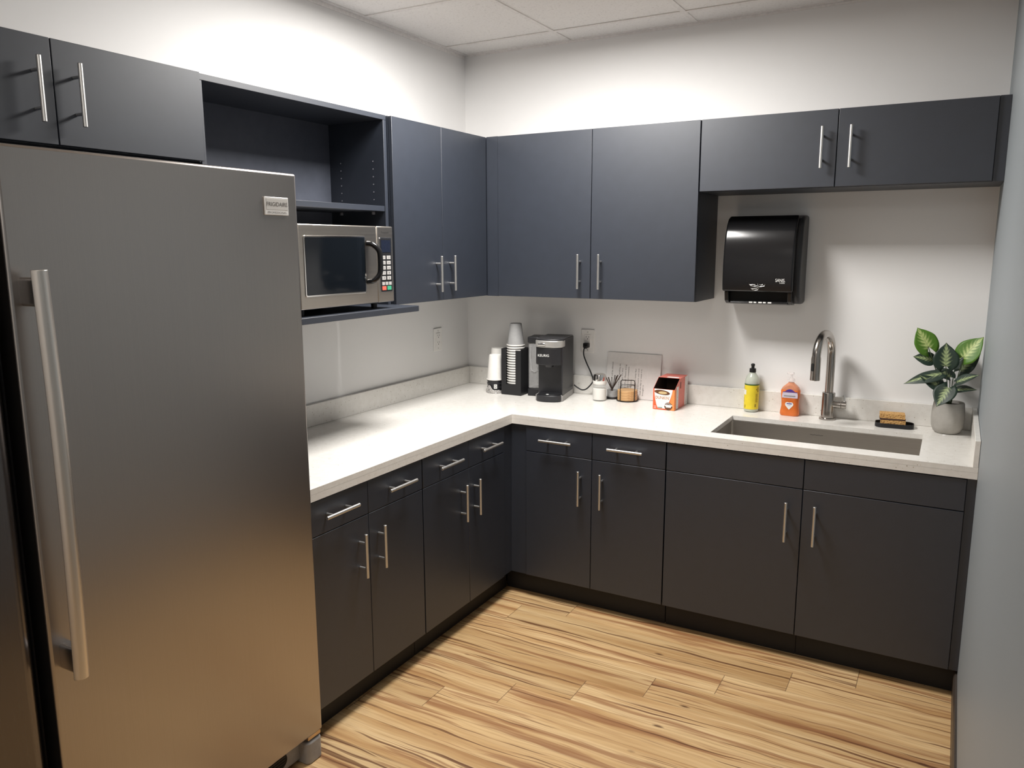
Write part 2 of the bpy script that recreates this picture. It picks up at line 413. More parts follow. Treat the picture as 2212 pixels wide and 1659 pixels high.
# ================================================================== CABINETS
HR = .0062
def bar_handle(door, off, c, axis, n, length, posts=.096):
    """bar handle: c = centre on the door face, axis = bar direction, n = outward normal"""
    c, a, n = Vector(c), Vector(axis), Vector(n)
    b = nb(); o = c+n*.034
    cyl(b, o-a*length/2, o+a*length/2, HR, seg=16)
    for s in (-1, 1): cyl(b, c+a*s*posts/2, o+a*s*posts/2, .0045, seg=12)
    return obj('handle', b, M_steel if abs(a.z) > .5 else M_steelh, door, off, bev=.0012, label='satin nickel bar handle')
G = .0016
def face_x(t, off, name, x, y0, y1, z0, z1, handle=None):   # door on the left-wall run, front at x
    d = obj(name, bx(x-.019, y0+G, z0+G, x, y1-G, z1-G), M_cab, t, off, bev=.0012)
    if handle:
        ax, y, z, L = handle; bar_handle(d, off, (x, y, z), (0, 0, 1) if ax == 'v' else (0, 1, 0), (1, 0, 0), L)
    return d
def face_y(t, off, name, y, x0, x1, z0, z1, handle=None):   # door on the back-wall run, front at y
    d = obj(name, bx(x0+G, y, z0+G, x1-G, y+.019, z1-G), M_cab, t, off, bev=.0012)
    if handle:
        ax, x, z, L = handle; bar_handle(d, off, (x, y, z), (0, 0, 1) if ax == 'v' else (1, 0, 0), (0, -1, 0), L)
    return d
D, UD, CT, TK, ZT, ZB = .669, .336, .914, .0443, 2.2515, 1.4505
TOE, ZD, ZF = .1138, .742, .866
L = .166
def base_x(label, y0, y1, split, ya, yb, hd, hv, filler=None):
    B = (.3, (y0+y1)/2, 0); t = thing('base_cabinet', label, 'cabinet', B, group='dark base cabinets under the white worktop')
    obj('body', bx(.004, y0+.001, TOE, D-.021, y1-.001, CT-TK-.001), M_cab, t, B)
    obj('toe_kick', bx(.3, y0+.001, 0, D-.062, y1-.001, TOE), M_toe, t, B)
    for (a, b), h, v in zip(((ya, split), (split, yb)), hd, hv):
        face_x(t, B, 'drawer', D, a, b, ZD, ZF, ('h', h, .807, L))
        face_x(t, B, 'door', D, a, b, TOE, ZD, ('v', v, .6035, L))
    if filler: obj('filler_strip', bx(D-.021, filler[0], TOE, D-.008, filler[1], ZF), M_cab, t, B)
base_x('dark base cabinet with two drawers and two doors, standing right beside the steel fridge', -2.078, -1.400, -1.7375, -2.074, -1.402, (-1.906, -1.5635), (-1.7945, -1.686))
base_x('dark base cabinet on the left run with two drawers, reaching into the corner', -1.399, -.62, -1.0555, -1.398, -.742, (-1.228, -.8965), (-1.120, -1.0125), (-.741, -D+.009))
def base_y(label, x0, x1, split, xa, xb, hd, hv, filler=None, drawer='drawer'):
    B = ((x0+x1)/2, -.3, 0); t = thing('base_cabinet', label, 'cabinet', B, group='dark base cabinets under the white worktop')
    if drawer == 'drawer': obj('body', bx(x0+.001, -D+.021, TOE, x1-.001, -.004, CT-TK-.001), M_cab, t, B)
    else:
        b = nb()    # open-topped carcase round the sink bowl
        box(b, x0+.001, -D+.021, TOE, x1-.001, -.004, TOE+.018)
        box(b, x0+.001, -D+.021, TOE+.018, x0+.019, -.004, CT-TK-.001); box(b, x1-.019, -D+.021, TOE+.018, x1-.001, -.004, CT-TK-.001)
        box(b, x0+.019, -D+.021, TOE+.018, x1-.019, -D+.039, CT-TK-.001); box(b, x0+.019, -.02, TOE+.018, x1-.019, -.004, CT-TK-.001)
        obj('body', b, M_cab, t, B)
    tk = nb()
    if drawer == 'drawer': box(tk, D-.0615, -D+.062, 0, x1-.001, -.3, TOE)
    else: box(tk, x0+.001, -D+.062, 0, split-.001, -.3, TOE); box(tk, split+.001, -D+.062, 0, x1-.001, -.3, TOE)
    obj('toe_kick', tk, M_toe, t, B)
    for i, (a, b) in enumerate(((xa, split), (split, xb))):
        face_y(t, B, drawer, -D, a, b, ZD, ZF, ('h', hd[i], .8085, L) if hd else None)
        face_y(t, B, 'door', -D, a, b, TOE, ZD, ('v', hv[i], .604, L))
    if filler: obj('filler_strip', bx(filler[0], -D+.008, TOE, filler[1], -D+.021, ZF), M_cab, t, B)
base_y('dark base cabinet with two drawers on the back wall, left of the sink cabinet', D-.02, 1.438, 1.0894, .7465, 1.4385, (.9145, 1.258), (1.0355, 1.1435), (D-.007, .746))
base_y('dark sink base cabinet with two wide doors and plain drawer fronts without handles', 1.440, W-.001, 2.0085, 1.4405, 2.570, None, (1.952, 2.0615), (2.5705, W-.001), 'false_front')

# upper cabinets
def upper_x(label, y0, y1, z0, splits, handles):
    B = (.15, (y0+y1)/2, z0); t = thing('wall_cabinet', label, 'cabinet', B, group='dark wall cabinets')
    obj('body', bx(.001, y0+.001, z0, UD-.021, y1-.001, ZT), M_cab, t, B)
    for (a, b), (y, z) in zip(zip(splits, splits[1:]), handles): face_x(t, B, 'door', UD, a, b, z0, ZT, ('v', y, z, .166))
    return t, B
upper_x('short dark wall cabinet with two doors above the steel fridge', -3.045, -2.079, 1.975, (-3.043, -2.557, -2.080), ((-2.6115, 2.110), (-2.5005, 2.110)))
t, B = upper_x('dark two-door wall cabinet on the left wall, beside the open microwave shelves', -1.1095, -.30, ZB, (-1.1085, -.7385, -UD), ((-.797, 1.578), (-.684, 1.579)))
def upper_y(label, x0, x1, z0, splits, handles):
    B = ((x0+x1)/2, -.15, z0); t = thing('wall_cabinet', label, 'cabinet', B, group='dark wall cabinets')
    obj('body', bx(x0+.001, -UD+.021, z0, x1-.001, -.001, ZT), M_cab, t, B)
    for (a, b), (x, z) in zip(zip(splits, splits[1:]), handles): face_y(t, B, 'door', -UD, a, b, z0, ZT, ('v', x, z, .166))
    return t, B
t, B = upper_y('tall dark wall cabinet with two doors above the coffee maker', UD-.02, 1.4416, ZB, (.403, .9225, 1.4416), ((.8685, 1.583), (.9775, 1.583)))
obj('filler_strip', bx(UD+.001, -UD+.004, ZB, .4025, -UD+.021, ZT), M_cab, t, B)
t, B = upper_y('short dark wall cabinet with two wide doors above the sink and towel dispenser', 1.4426, W-.001, 1.9412, (1.4436, 2.0065, 2.563), ((1.9515, 2.099), (2.0610, 2.097)))
obj('filler_strip', bx(2.5635, -UD+.010, 1.9412, W-.001, -UD+.021, ZT), M_cab, t, B)

# open shelf unit with the microwave
XO = .316
B = (.15, -1.6, 1.432); t = thing('open_shelf_cabinet', 'open dark shelf unit on the left wall holding the microwave', 'shelf unit', B)
ya, yb = -2.077, -1.119
obj('side_panel', bx(.001, ya, 1.4555, XO, ya+.019, ZT-.0205), M_cab, t, B, bev=.001)
obj('side_panel', bx(.001, yb-.019, 1.4555, XO, yb, ZT-.0205), M_cab, t, B, bev=.001)
obj('top_panel', bx(.001, ya, ZT-.020, XO, yb, ZT), M_cab, t, B, bev=.001)
obj('back_panel', bx(.001, ya+.019, 1.4555, .013, yb-.019, ZT-.0205), M_cabin, t, B)
obj('shelf', bx(.0135, ya+.0195, 1.854, XO-.004, yb-.0195, 1.8765), M_cab, t, B, bev=.001)
poly = [(.001, ya), (.478, ya), (.478, yb-.022), (.4735, yb-.010), (.463, yb-.002), (.45, yb), (.001, yb)]
obj('bottom_shelf', prism(nb(), poly, 'z', 1.432, 1.4550), M_cab, t, B, bev=.0012, label='deep lower shelf projecting past the cabinet')
for x in (.075, .255):
    for k in range(6): obj('pin_hole', cyl(nb(), (x, yb-.0188, 1.905+.032*k), (x, yb-.0197, 1.905+.032*k), .0028, seg=10), M_clip, t, B)
for x in (.075, .255): obj('shelf_clip', bx(x-.006, yb-.031, 1.842, x+.006, yb-.0195, 1.8538), M_clip, t, B, bev=.002)

# ================================================================== WORKTOP
CF = .675; YW = -2.076
SL, SR, SF, SB = 1.6054, 2.4067, -.5867, -.2003
def cells(xs, ys, inc, z0, z1):
    bm = nb(); vt = {}
    def V(x, y, z):
        k = (round(x, 5), round(y, 5), z)
        if k not in vt: vt[k] = bm.verts.new((x, y, z))
        return vt[k]
    n, m = len(xs)-1, len(ys)-1
    I = lambda i, j: 0 <= i < n and 0 <= j < m and inc((xs[i]+xs[i+1])/2, (ys[j]+ys[j+1])/2)
    for i in range(n):
        for j in range(m):
            if not I(i, j): continue
            a, b, c, d = xs[i], xs[i+1], ys[j], ys[j+1]
            bm.faces.new((V(a, c, z1), V(b, c, z1), V(b, d, z1), V(a, d, z1))); bm.faces.new((V(a, c, z0), V(a, d, z0), V(b, d, z0), V(b, c, z0)))
            for ni, nj, p, q in ((i-1, j, (a, c), (a, d)), (i+1, j, (b, c), (b, d)), (i, j-1, (a, c), (b, c)), (i, j+1, (a, d), (b, d))):
                if not I(ni, nj): bm.faces.new((V(*p, z0), V(*q, z0), V(*q, z1), V(*p, z1)))
    return bm
inc = lambda x, y: (y > -CF or x < CF) and not (SL < x < SR and SF < y < SB)
B = (.35, -.35, CT-TK); t = thing('worktop', 'white speckled quartz worktop running round the corner under the sink and coffee maker', 'worktop', B)
TS = .020
obj('slab', cells([.001, CF, SL, SR, W-.001], [YW, -CF, SF, SB, -.001], inc, CT-TS, CT), M_quartz, t, B)
ap = prism(nb(), [(CF, YW), (CF, -CF), (W-.001, -CF), (W-.001, -CF+.020), (CF-.020, -CF+.020), (CF-.020, YW)], 'z', CT-TK, CT-TS+.0004)
obj('front_edge', ap, M_quartz, t, B)
ZS = 1.0125
obj('backsplash', bx(.001, YW, CT+.0002, .020, -.0205, ZS), M_quartz, t, B, bev=.0015)
obj('backsplash', bx(.001, -.020, CT+.0002, W-.0195, -.001, ZS), M_quartz, t, B, bev=.0015)
obj('backsplash', bx(W-.019, -CF+.001, CT+.0002, W-.001, -.0205+.0195, ZS), M_quartz, t, B, bev=.0015)
# sink
B = ((SL+SR)/2, (SF+SB)/2, CT-TK-.23); t = thing('undermount_sink', 'long rectangular stainless steel sink set under the white worktop', 'sink', B)
b = nb(); zt, zb = CT-TS-.0004, CT-TS-.228; e = .004
x0, x1, y0, y1 = SL-e, SR+e, SF-e, SB+e
def sinkshell(ins, zlow):
    return [[b.verts.new((x, y, z)) for x, y in rrect((x0+x1)/2, (y0+y1)/2, (x1-x0)-2*ins, (y1-y0)-2*ins, .014, 4)] for z in (zt, zlow)]
oT, oB = sinkshell(-.0025, zb-.003); iT, iB = sinkshell(0, zb); n = len(iT)
fl_o = [b.verts.new((x, y, zt)) for x, y in rrect((x0+x1)/2, (y0+y1)/2, x1-x0+.04, y1-y0+.04, .02, 4)]
for k in range(n):
    j = (k+1) % n
    b.faces.new((iT[k], iT[j], iB[j], iB[k])); b.faces.new((oT[k], oB[k], oB[j], oT[j]))
    b.faces.new((fl_o[k], fl_o[j], iT[j], iT[k]))
b.faces.new(iB); b.faces.new(oB[::-1])
obj('basin', b, M_sink, t, B, bev=.004, smooth=True)
b = nb(); lathe(b, [(0, .004), (.03, .003), (.043, .006), (.045, .001)], (SL+SR)/2, (SF+SB)/2, zb, 28)
obj('drain', b, M_chrome, t, B, smooth=True)
b = nb(); pts = [(1.955+.055*k/24, y1-.0012, .862+.0016*math.sin(k*2.4)+.001*math.sin(k*.9)) for k in range(25)]
tube(b, pts, .0007, 5); obj('maker_mark', b, M_ink, t, B)

# ================================================================== FAUCET
fx, fy = 2.006, -.068
B = (fx, fy, CT); t = thing('kitchen_faucet', 'brushed steel gooseneck faucet with side lever behind the sink', 'faucet', B)
obj('base_ring', lathe(nb(), [(0, 0), (.036, 0), (.036, .006), (.030, .009), (0, .009)]), M_faucet, t, smooth=True)
obj('faucet_body', lathe(nb(), [(0, .009), (.0285, .009), (.0285, .122), (.027, .125), (.021, .126), (0, .126)]), M_faucet, t, smooth=True)
dv = Vector((-.19, -.98, 0)).normalized(); RA = .098; zc = .302
pts = [(0, 0, .12), (0, 0, .2), (0, 0, zc-.03)]
for k in range(0, 19):
    a = math.pi*k/18; c = dv*(RA-RA*math.cos(a)); pts.append((c.x, c.y, zc+RA*math.sin(a)*1.02))
e = dv*2*RA; pts.append((e.x, e.y, zc-.005))
obj('spout', tube(nb(), pts, .0185, 20), M_faucet, t, smooth=True)
hd = obj('spray_head', lathe(nb(), [(0, .008), (.0195, .008), (.0205, 0), (.0205, -.07), (.021, -.094), (.019, -.096), (0, -.09)], e.x, e.y, zc), M_faucet, t, smooth=True)
sd = Vector((-.50, -.86, 0)).normalized(); p = e+sd*.0165
b = nb(); x_, y_ = sd.cross(Vector((0, 0, 1))), Vector((0, 0, 1))
vA = [b.verts.new(p+Vector((0, 0, zc-.036))+x_*a+y_*c+sd*.001) for a, c in rrect(0, 0, .016, .038, .0075)]
vB = [b.verts.new(p+Vector((0, 0, zc-.036))+x_*a*.8+y_*c*.9+sd*.0062) for a, c in rrect(0, 0, .016, .038, .0075)]
b.faces.new(vB)
for k in range(len(vA)): j = (k+1) % len(vA); b.faces.new((vA[k], vA[j], vB[j], vB[k]))
obj('spray_button', b, M_spray, hd, label='black oval spray button')
b = nb(); tube(b, [(.015, 0, .072), (.030, 0, .072), (.056, 0, .072), (.0565, 0, .072), (.0575, 0, .072), (.058, 0, .072), (.078, 0, .072)], [.021, .0175, .0175, .0155, .0155, .0175, .0175], 24)
lv = obj('valve', b, M_faucet, t, bev=.0015, smooth=True)
obj('lever', tube(nb(), [(.070, 0, .086), (.067, .002, .106), (.064, .003, .116)], [.0042, .0042, .0046], 12), M_chrome, lv, smooth=True)

# ================================================================== FRIDGES
def fridge(label, y0, y1, hside, badge, rnd=.007, dm=None):
    FX, zt, zb = .73, 1.918, .100
    B = (.36, (y0+y1)/2, 0)
    t = thing('refrigerator', label, 'refrigerator', B, group='column fridges side by side')
    obj('body', bx(.03, y0+.006, .03, .655, y1-.006, zt-.008), M_fbody, t, B, bev=.004)
    d = obj('door', bx(.662, y0+.003, zb, FX, y1-.003, zt), dm or M_fridge, t, B, bev=rnd, bseg=3 if rnd < .01 else 8)
    # bar handle on two posts, slightly bowed
    yh = y0+.039 if hside < 0 else y1-.033
    b = nb(); n = 14; secs = []
    for k in range(n+1):
        s = k/n; z = .722+(1.657-.722)*s; xo = .782+.012*math.sin(math.pi*s); wd = .0185
        ring = [(xo, yh+wd), (xo+.010, yh+wd*.75), (xo+.0155, yh+wd*.35), (xo+.017, yh), (xo+.0155, yh-wd*.35), (xo+.010, yh-wd*.75), (xo, yh-wd), (xo-.004, yh-wd*.7), (xo-.004, yh+wd*.7)]
        secs.append([b.verts.new((x, y, z)) for x, y in ring])
    for a, c in zip(secs, secs[1:]):
        for k in range(len(a)): b.faces.new((a[k], a[(k+1) % len(a)], c[(k+1) % len(a)], c[k]))
    b.faces.new(secs[0]); b.faces.new(secs[-1][::-1])
    hb = obj('handle', b, M_fhandle, d, B, bev=.0012, smooth=True, label='long pale bar handle')
    for z in (.765, 1.610): obj('handle_post', prism(nb(), rrect(yh, z, .030, .062, .008, 3), 'x', FX-.002, .781), M_fridge, d, B, bev=.002)
    if badge:
        ya, yb, za, zb_ = -2.2185, -2.1265, 1.795, 1.846
        bd = obj('badge', bx(FX+.0002, ya, za, FX+.005, yb, zb_), M_badge, d, B, bev=.0012, label='bright silver name badge')
        b = nb(); box(b, FX+.005, ya+.006, za+.0155, FX+.0056, yb-.003, zb_-.005)
        obj('badge_plate', b, M_plate, d, B)
        b = nb(); ym = (ya+yb)/2+.001
        text_bm(b, 'FRIGIDAIRE', (FX+.0057, ym, za+.031), (0, 1, 0), (0, 0, 1), width=.080, height=.0115)
        text_bm(b, 'PROFESSIONAL', (FX+.0056, ym, za+.0075), (0, 1, 0), (0, 0, 1), width=.074, height=.0055)
        obj('badge_lettering', b, M_letter, d, B)
    # kick plate with pill-shaped vent, foot covers, lower hinge
    b = nb(); box(b, .640, y0+.07, .014, .690, y1-.07, .096)
    kp = obj('kick_plate', b, M_grey, t, B, bev=.003)
    b = nb()
    for (a, c) in ((y0+.12, (y0+y1)/2-.02), ((y0+y1)/2+.02, y1-.13)):
        prism(b, rrect((a+c)/2, .053, c-a, .050, .0245, 6), 'x', .6903, .6907)
    obj('vent_opening', b, M_hole, kp, B)
    b = nb()
    for (a, c) in ((y0+.12, (y0+y1)/2-.02), ((y0+y1)/2+.02, y1-.13)):
        for k in range(5): box(b, .6907, a+.01, .034+.0095*k, .692, c-.01, .0365+.0095*k)
    obj('vent_slats', b, M_darkgrey, kp, B)
    for (a, c, s) in ((y1-.075, y1-.003, 1), (y0+.003, y0+.075, -1)):
        b = nb(); poly = rrect(.692, (a+c)/2, .074, c-a, .018, 4)
        prism(b, poly, 'z', .0, .078)
        obj('foot_cover', b, M_grey, t, B, bev=.006, bseg=3)
        obj('lower_hinge', bx(.655, a+.012, .082, .722, c-.002, .0965), M_floortint, t, B, bev=.0015)
    return t
fridge('stainless steel fridge with a long bar handle and a chrome name badge', -2.943, -2.082, -1, True)
fridge('dark fridge cut off at the left edge, left of the badged steel one', -3.838, -2.966, -1, False, .030, M_fdark)

# ================================================================== MICROWAVE
B = (.25, -1.535, 1.455); t = thing('microwave', 'stainless steel microwave with black window on the open shelf', 'microwave', B)
x0, xf, y0, y1, z0, z1 = .06, .452, -1.805, -1.268, 1.4815, 1.785
yd = -1.371       # split between door and control panel
obj('body', bx(x0, y0+.004, z0+.004, xf-.032, y1-.004, z1-.002), M_mw, t, B, bev=.003)
d = obj('door', bx(xf-.0315, y0, z0, xf, yd-.0012, z1), M_mw, t, B, bev=.004)
wy0, wy1, wz0, wz1 = y0+.030, yd-.082, z0+.050, z1-.046
b = nb(); prism(b, rrect((wy0+wy1)/2, (wz0+wz1)/2, wy1-wy0+.012, wz1-wz0+.012, .008), 'x', xf+.0002, xf+.003); obj('window_frame', b, M_chrome, d, B, bev=.0012)
b = nb(); prism(b, rrect((wy0+wy1)/2, (wz0+wz1)/2, wy1-wy0, wz1-wz0, .005), 'x', xf+.0031, xf+.0040); obj('window', b, M_glassblk, d, B)
hy = yd-.050; hz0, hz1 = wz0+.038, wz1-.022
pts = [(xf+.001, hy-.012, hz1), (xf+.022, hy-.004, hz1-.004), (xf+.038, hy+.008, hz1-.022), (xf+.043, hy+.013, hz1-.045), (xf+.043, hy+.013, hz0+.045), (xf+.038, hy+.008, hz0+.022), (xf+.022, hy-.004, hz0+.004), (xf+.001, hy-.012, hz0)]
obj('handle', tube(nb(), smooth_path(pts, 5), .0128, 16, flat=.85), M_blackgloss, d, B, smooth=True, label='black curved handle')
cp = obj('control_panel', bx(xf-.0315, yd+.0012, z0, xf-.001, y1, z1), M_mw, t, B, bev=.004)
py0, py1, pz0, pz1 = yd+.018, y1-.016, z0+.043, z1-.048
b = nb(); prism(b, rrect((py0+py1)/2, (pz0+pz1)/2, py1-py0+.007, pz1-pz0+.007, .006), 'x', xf-.0008, xf+.0008); obj('keypad_frame', b, M_chrome, cp, B)
b = nb(); prism(b, rrect((py0+py1)/2, (pz0+pz1)/2, py1-py0, pz1-pz0, .003), 'x', xf+.0009, xf+.0015); obj('keypad', b, M_black, cp, B)
obj('display', bx(xf+.0016, py0+.005, pz1-.055, xf+.0022, py1-.005, pz1-.006), M_lcd, cp, B)
kw = (py1-py0-.016)/2; X1 = xf+.0016
tb = nb()
for r in range(5):
    for c in range(2):
        a = py0+.005+c*(kw+.006); zz = pz1-.083-.0205*r
        obj('key', bx(X1, a, zz, X1+.0014, a+kw-.002, zz+.0145), M_keyw, cp, B, bev=.0004)
        obj('key_digit', text_bm(nb(), '1234567890'[r*2+c], (X1+.0015, a+kw*.5, zz+.0072), (0, 1, 0), (0, 0, 1), height=.007), M_ink, cp, B)
for c in range(3):
    kk = (py1-py0-.016)/3; a = py0+.004+c*(kk+.004); obj('key', bx(X1, a, pz0+.026, X1+.0014, a+kk, pz0+.039), M_keyw, cp, B, bev=.0004)
obj('key', bx(X1, py0+.004, pz0+.006, X1+.0014, py0+.004+kw, pz0+.022), M_red, cp, B, bev=.0004, label='red stop key')
obj('key', bx(X1, py0+.010+kw, pz0+.006, X1+.0014, py0+.010+2*kw, pz0+.022), M_green, cp, B, bev=.0004, label='green start key')
text_bm(tb, 'Panasonic', (xf-.0008, (py0+py1)/2, z1-.024), (0, 1, 0), (0, 0, 1), width=.048, height=.0075)
obj('lettering', tb, M_ink, cp, B)
for xx in (.10, .40):
    for yy in (y0+.05, y1-.07): obj('foot', lathe(nb(), [(0, 0), (.012, 0), (.013, .024), (.013, .0305), (0, .0305)], xx, yy, 1.4552, 16), M_black, t, B)

# ================================================================== TOWEL DISPENSER
dx0, dx1 = 1.530, 1.866
B = ((dx0+dx1)/2, 0, 1.44); t = thing('paper_towel_dispenser', 'glossy black paper towel dispenser mounted on the white wall', 'towel dispenser', B)
prof_b = [(-.001, 1.842), (-.09, 1.838), (-.128, 1.825), (-.150, 1.79), (-.165, 1.70), (-.168, 1.60), (-.165, 1.53), (-.160, 1.500), (-.145, 1.465), (-.12, 1.446), (-.05, 1.438), (-.001, 1.438)]
b = nb(); prism(b, prof_b, 'x', dx0, dx1); obj('housing', b, M_darkgrey, t, B, bev=.014, bseg=4, smooth=True)
outer = [(-.120, 1.8415), (-.152, 1.828), (-.178, 1.800), (-.200, 1.755), (-.214, 1.70), (-.221, 1.64), (-.222, 1.58), (-.219, 1.53), (-.213, 1.498)]
inner = [(-.118, 1.826), (-.140, 1.812), (-.150, 1.78), (-.160, 1.70), (-.160, 1.498)]
b = nb(); prism(b, outer+inner[::-1], 'x', dx0+.003, dx1-.022)
cv = obj('front_cover', b, M_blackgloss, t, B, bev=.010, bseg=4, smooth=True)
b = nb(); prism(b, [(-.140, 1.4975), (-.205, 1.4975), (-.196, 1.455), (-.17, 1.441), (-.12, 1.437), (-.12, 1.448), (-.150, 1.46), (-.140, 1.48)], 'x', dx0+.012, dx0+.030)
prism(b, [(-.140, 1.4975), (-.205, 1.4975), (-.196, 1.455), (-.17, 1.441), (-.12, 1.437), (-.12, 1.448), (-.150, 1.46), (-.140, 1.48)], 'x', dx1-.044, dx1-.026)
prism(b, [(-.183, 1.452), (-.187, 1.446), (-.17, 1.440), (-.12, 1.436), (-.12, 1.441), (-.165, 1.447)], 'x', dx0+.030, dx1-.044)
lp = obj('towel_slot', b, M_blackgloss, t, B, bev=.002)
obj('slot_recess', bx(dx0+.030, -.163, 1.452, dx1-.044, -.160+.0, 1.4975), M_hole, t, B)
for k in range(5): obj('tear_bar_print', bx(1.652+.021*k, -.1885, 1.4465, 1.668+.021*k-.004*(k % 2), -.1868, 1.452), M_inkw, lp, B)
def on_cover(x, z):   # point on the cover's front face
    for (ya_, za_), (yb_, zb__) in zip(outer, outer[1:]):
        if zb__ <= z <= za_:
            s = (z-za_)/(zb__-za_); return (x, ya_+(yb_-ya_)*s-.0006, z)
    return (x, -.222, z)
b = nb(); text_bm(b, 'SANIS.', on_cover(1.792, 1.552), (1, 0, 0), (0, 0, 1), width=.042, height=.014, thick=.0008); text_bm(b, 'x-wave', on_cover(1.800, 1.540), (1, 0, 0), (0, 0, 1), width=.022, height=.005, thick=.0010)
obj('lettering', b, M_inkw, cv, B)
b = nb()
def stroke(pts, r=.0011): tube(b, [on_cover(1.690+x, 1.5195+z) for x, z in pts], r, 6)
stroke([(-.034, .014), (-.026, .006), (-.012, .004), (.002, .006), (.008, .001), (.002, -.004), (-.010, -.005), (-.022, -.007)])
stroke([(-.026, -.004), (-.020, -.011), (-.008, -.014), (.004, -.012), (.010, -.004)])
stroke([(.004, .016), (.006, .008), (.012, .002), (.024, .004), (.034, .006), (.036, .014)])
stroke([(.012, .012), (.020, .010), (.027, .013)]); stroke([(-.030, .010), (-.018, .012), (-.006, .011)])
obj('hand_icon', b, M_silver, cv, B)

# ================================================================== OUTLETS
def outlet(label, loc, rz):
    t = thing('wall_outlet', label, 'outlet', loc, rz)     # local: x right, -y out of the wall, z up
    obj('cover_plate', bx(-.0385, -.006, -.063, .0385, -.0003, .063), M_outlet, t, bev=.003)
    rc = obj('receptacle', bx(-.0175, -.0085, -.036, .0175, -.006, .036), M_outlet, t, bev=.0015)
    for z in (.019, -.019):
        obj('slot', bx(-.0085, -.0088, z, -.0065, -.0084, z+.008), M_hole, rc); obj('slot', bx(.006, -.0088, z, .008, -.0084, z+.008), M_hole, rc)
        obj('ground_hole', cyl(nb(), (0, -.0084, z-.007), (0, -.0088, z-.007), .0028, seg=10), M_hole, rc)
    for z in (.0485, -.0485): obj('screw', cyl(nb(), (0, -.0058, z), (0, -.0068, z), .0028, seg=10), M_silver, t)
    return t
outlet('white wall outlet on the left wall below the cabinet, nothing plugged in', (0, -.3165, 1.200), R_(90))
outlet('white wall outlet behind the coffee maker with a black plug in it', (.768, 0, 1.201), 0)

# ================================================================== COFFEE MAKER (local: -y front)
t = thing('coffee_maker', 'black pod coffee maker with a silver lid band and a water tank', 'coffee maker', (.684, -.303, CT), math.atan2(.195, .981))
def dform(y_back, y_front, bulge, hw, n=10):
    p = [(hw, y_back), (-hw, y_back), (-hw, y_front)]
    return p+[(-hw*math.cos(math.pi*k/n), y_front-bulge*math.sin(math.pi*k/n)) for k in range(1, n)]+[(hw, y_front)]
def dslab(hw, yb_, yf, bulge, za, zb_):
    b = nb(); prism(b, dform(yb_, yf, bulge, hw), 'z', za, zb_); return b
HW = .072
b = nb(); box(b, -HW, .055, .022, HW, .232, .309); obj('body', b, M_darkgrey, t, bev=.004)
obj('side_panel', bx(HW-.006, .004, .0325, HW+.0008, .231, .318), M_darkgrey, t, bev=.0025)
obj('base', bx(-HW, .004, 0, HW+.0004, .232, .0315), M_grey, t, bev=.002)
tr = obj('drip_tray', dslab(.066, .0035, .0, .036, 0, .034), M_darkgrey, t, bev=.003, smooth=True)
obj('tray_grate', dslab(.060, .05, .002, .030, .0345, .0375), M_black, tr, bev=.001)
obj('drip_light', lathe(nb(), [(0, .0385), (.007, .038), (.008, .0376)], -.004, -.012, 0, 14), M_inkw, tr)
hdm = obj('brew_head', dslab(.0715, .0545, .010, .034, .190, .2805), M_black, t, bev=.004, smooth=True)
obj('lid_band', dslab(.0735, .048, .008, .036, .2812, .3165), M_silver, t, bev=.004, smooth=True, label='silver lid band')
obj('lid_top', dslab(.0715, .225, .010, .033, .3172, .3245), M_darkgrey, t, bev=.004, smooth=True)
obj('lid_tab', bx(-.052, -.0355, .293, -.012, -.0185, .306), M_chrome, t, bev=.003)
b = nb()
text_bm(b, 'KEURIG', (-.022, -.0255, .241), (1, .02, 0), (0, 0, 1), width=.058, height=.0125, thick=.0018); obj('lettering', b, M_inkw, hdm)
obj('pod_nozzle', lathe(nb(), [(0, .178), (.020, .178), (.026, .1895), (0, .1895)], 0, .010, 0, 20), M_black, t, smooth=True)
tx0, tx1, ty0, ty1 = -.150, -HW-.0005, .118, .230
tk = obj('water_tank', bx(tx0+.003, ty0, .0395, tx1-.001, ty1, .285), M_tank, t, bev=.008, bseg=3, label='clear plastic water tank')
obj('tank_base', bx(tx0+.001, ty0-.004, 0, tx1, ty1, .039), M_black, t, bev=.004)
obj('tank_lid', bx(tx0, ty0-.006, .2855, tx1-.0005, ty1, .318), M_black, t, bev=.005)
obj('tank_handle', tube(nb(), [(tx0+.018, ty0-.001, .27), (tx0+.016, ty0-.004, .21), (tx0+.022, ty0-.004, .14), (tx0+.040, ty0-.004, .132), (tx0+.056, ty0-.004, .14), (tx0+.060, ty0-.004, .21)], .0035, 8), M_tank, tk, smooth=True)
# cord, drawn in world coordinates and brought into the maker's frame
inv = Matrix.Translation((.684, -.303, CT)) @ Matrix.Rotation(math.atan2(.195, .981), 4, 'Z'); inv.invert()
cp_ = [(.716, -.062, .965), (.735, -.060, .952), (.762, -.058, .941), (.790, -.057, .950), (.820, -.055, .985), (.8235, -.054, 1.005), (.806, -.052, 1.045), (.784, -.050, 1.085), (.767, -.050, 1.125), (.764, -.048, 1.150), (.766, -.042, 1.168), (.770, -.030, 1.1745)]
b = nb(); tube(b, [inv @ p for p in smooth_path(cp_)], .0036, 10); cord = obj('power_cord', b, M_black, t, smooth=True, label='thin black cord')
b = nb(); box(b, .753, -.038, 1.166, .783, -.0092, 1.192); box(b, .760, -.046, 1.163, .780, -.037, 1.180)
bmesh.ops.transform(b, matrix=inv, verts=b.verts); obj('plug', b, M_black, cord, bev=.004)

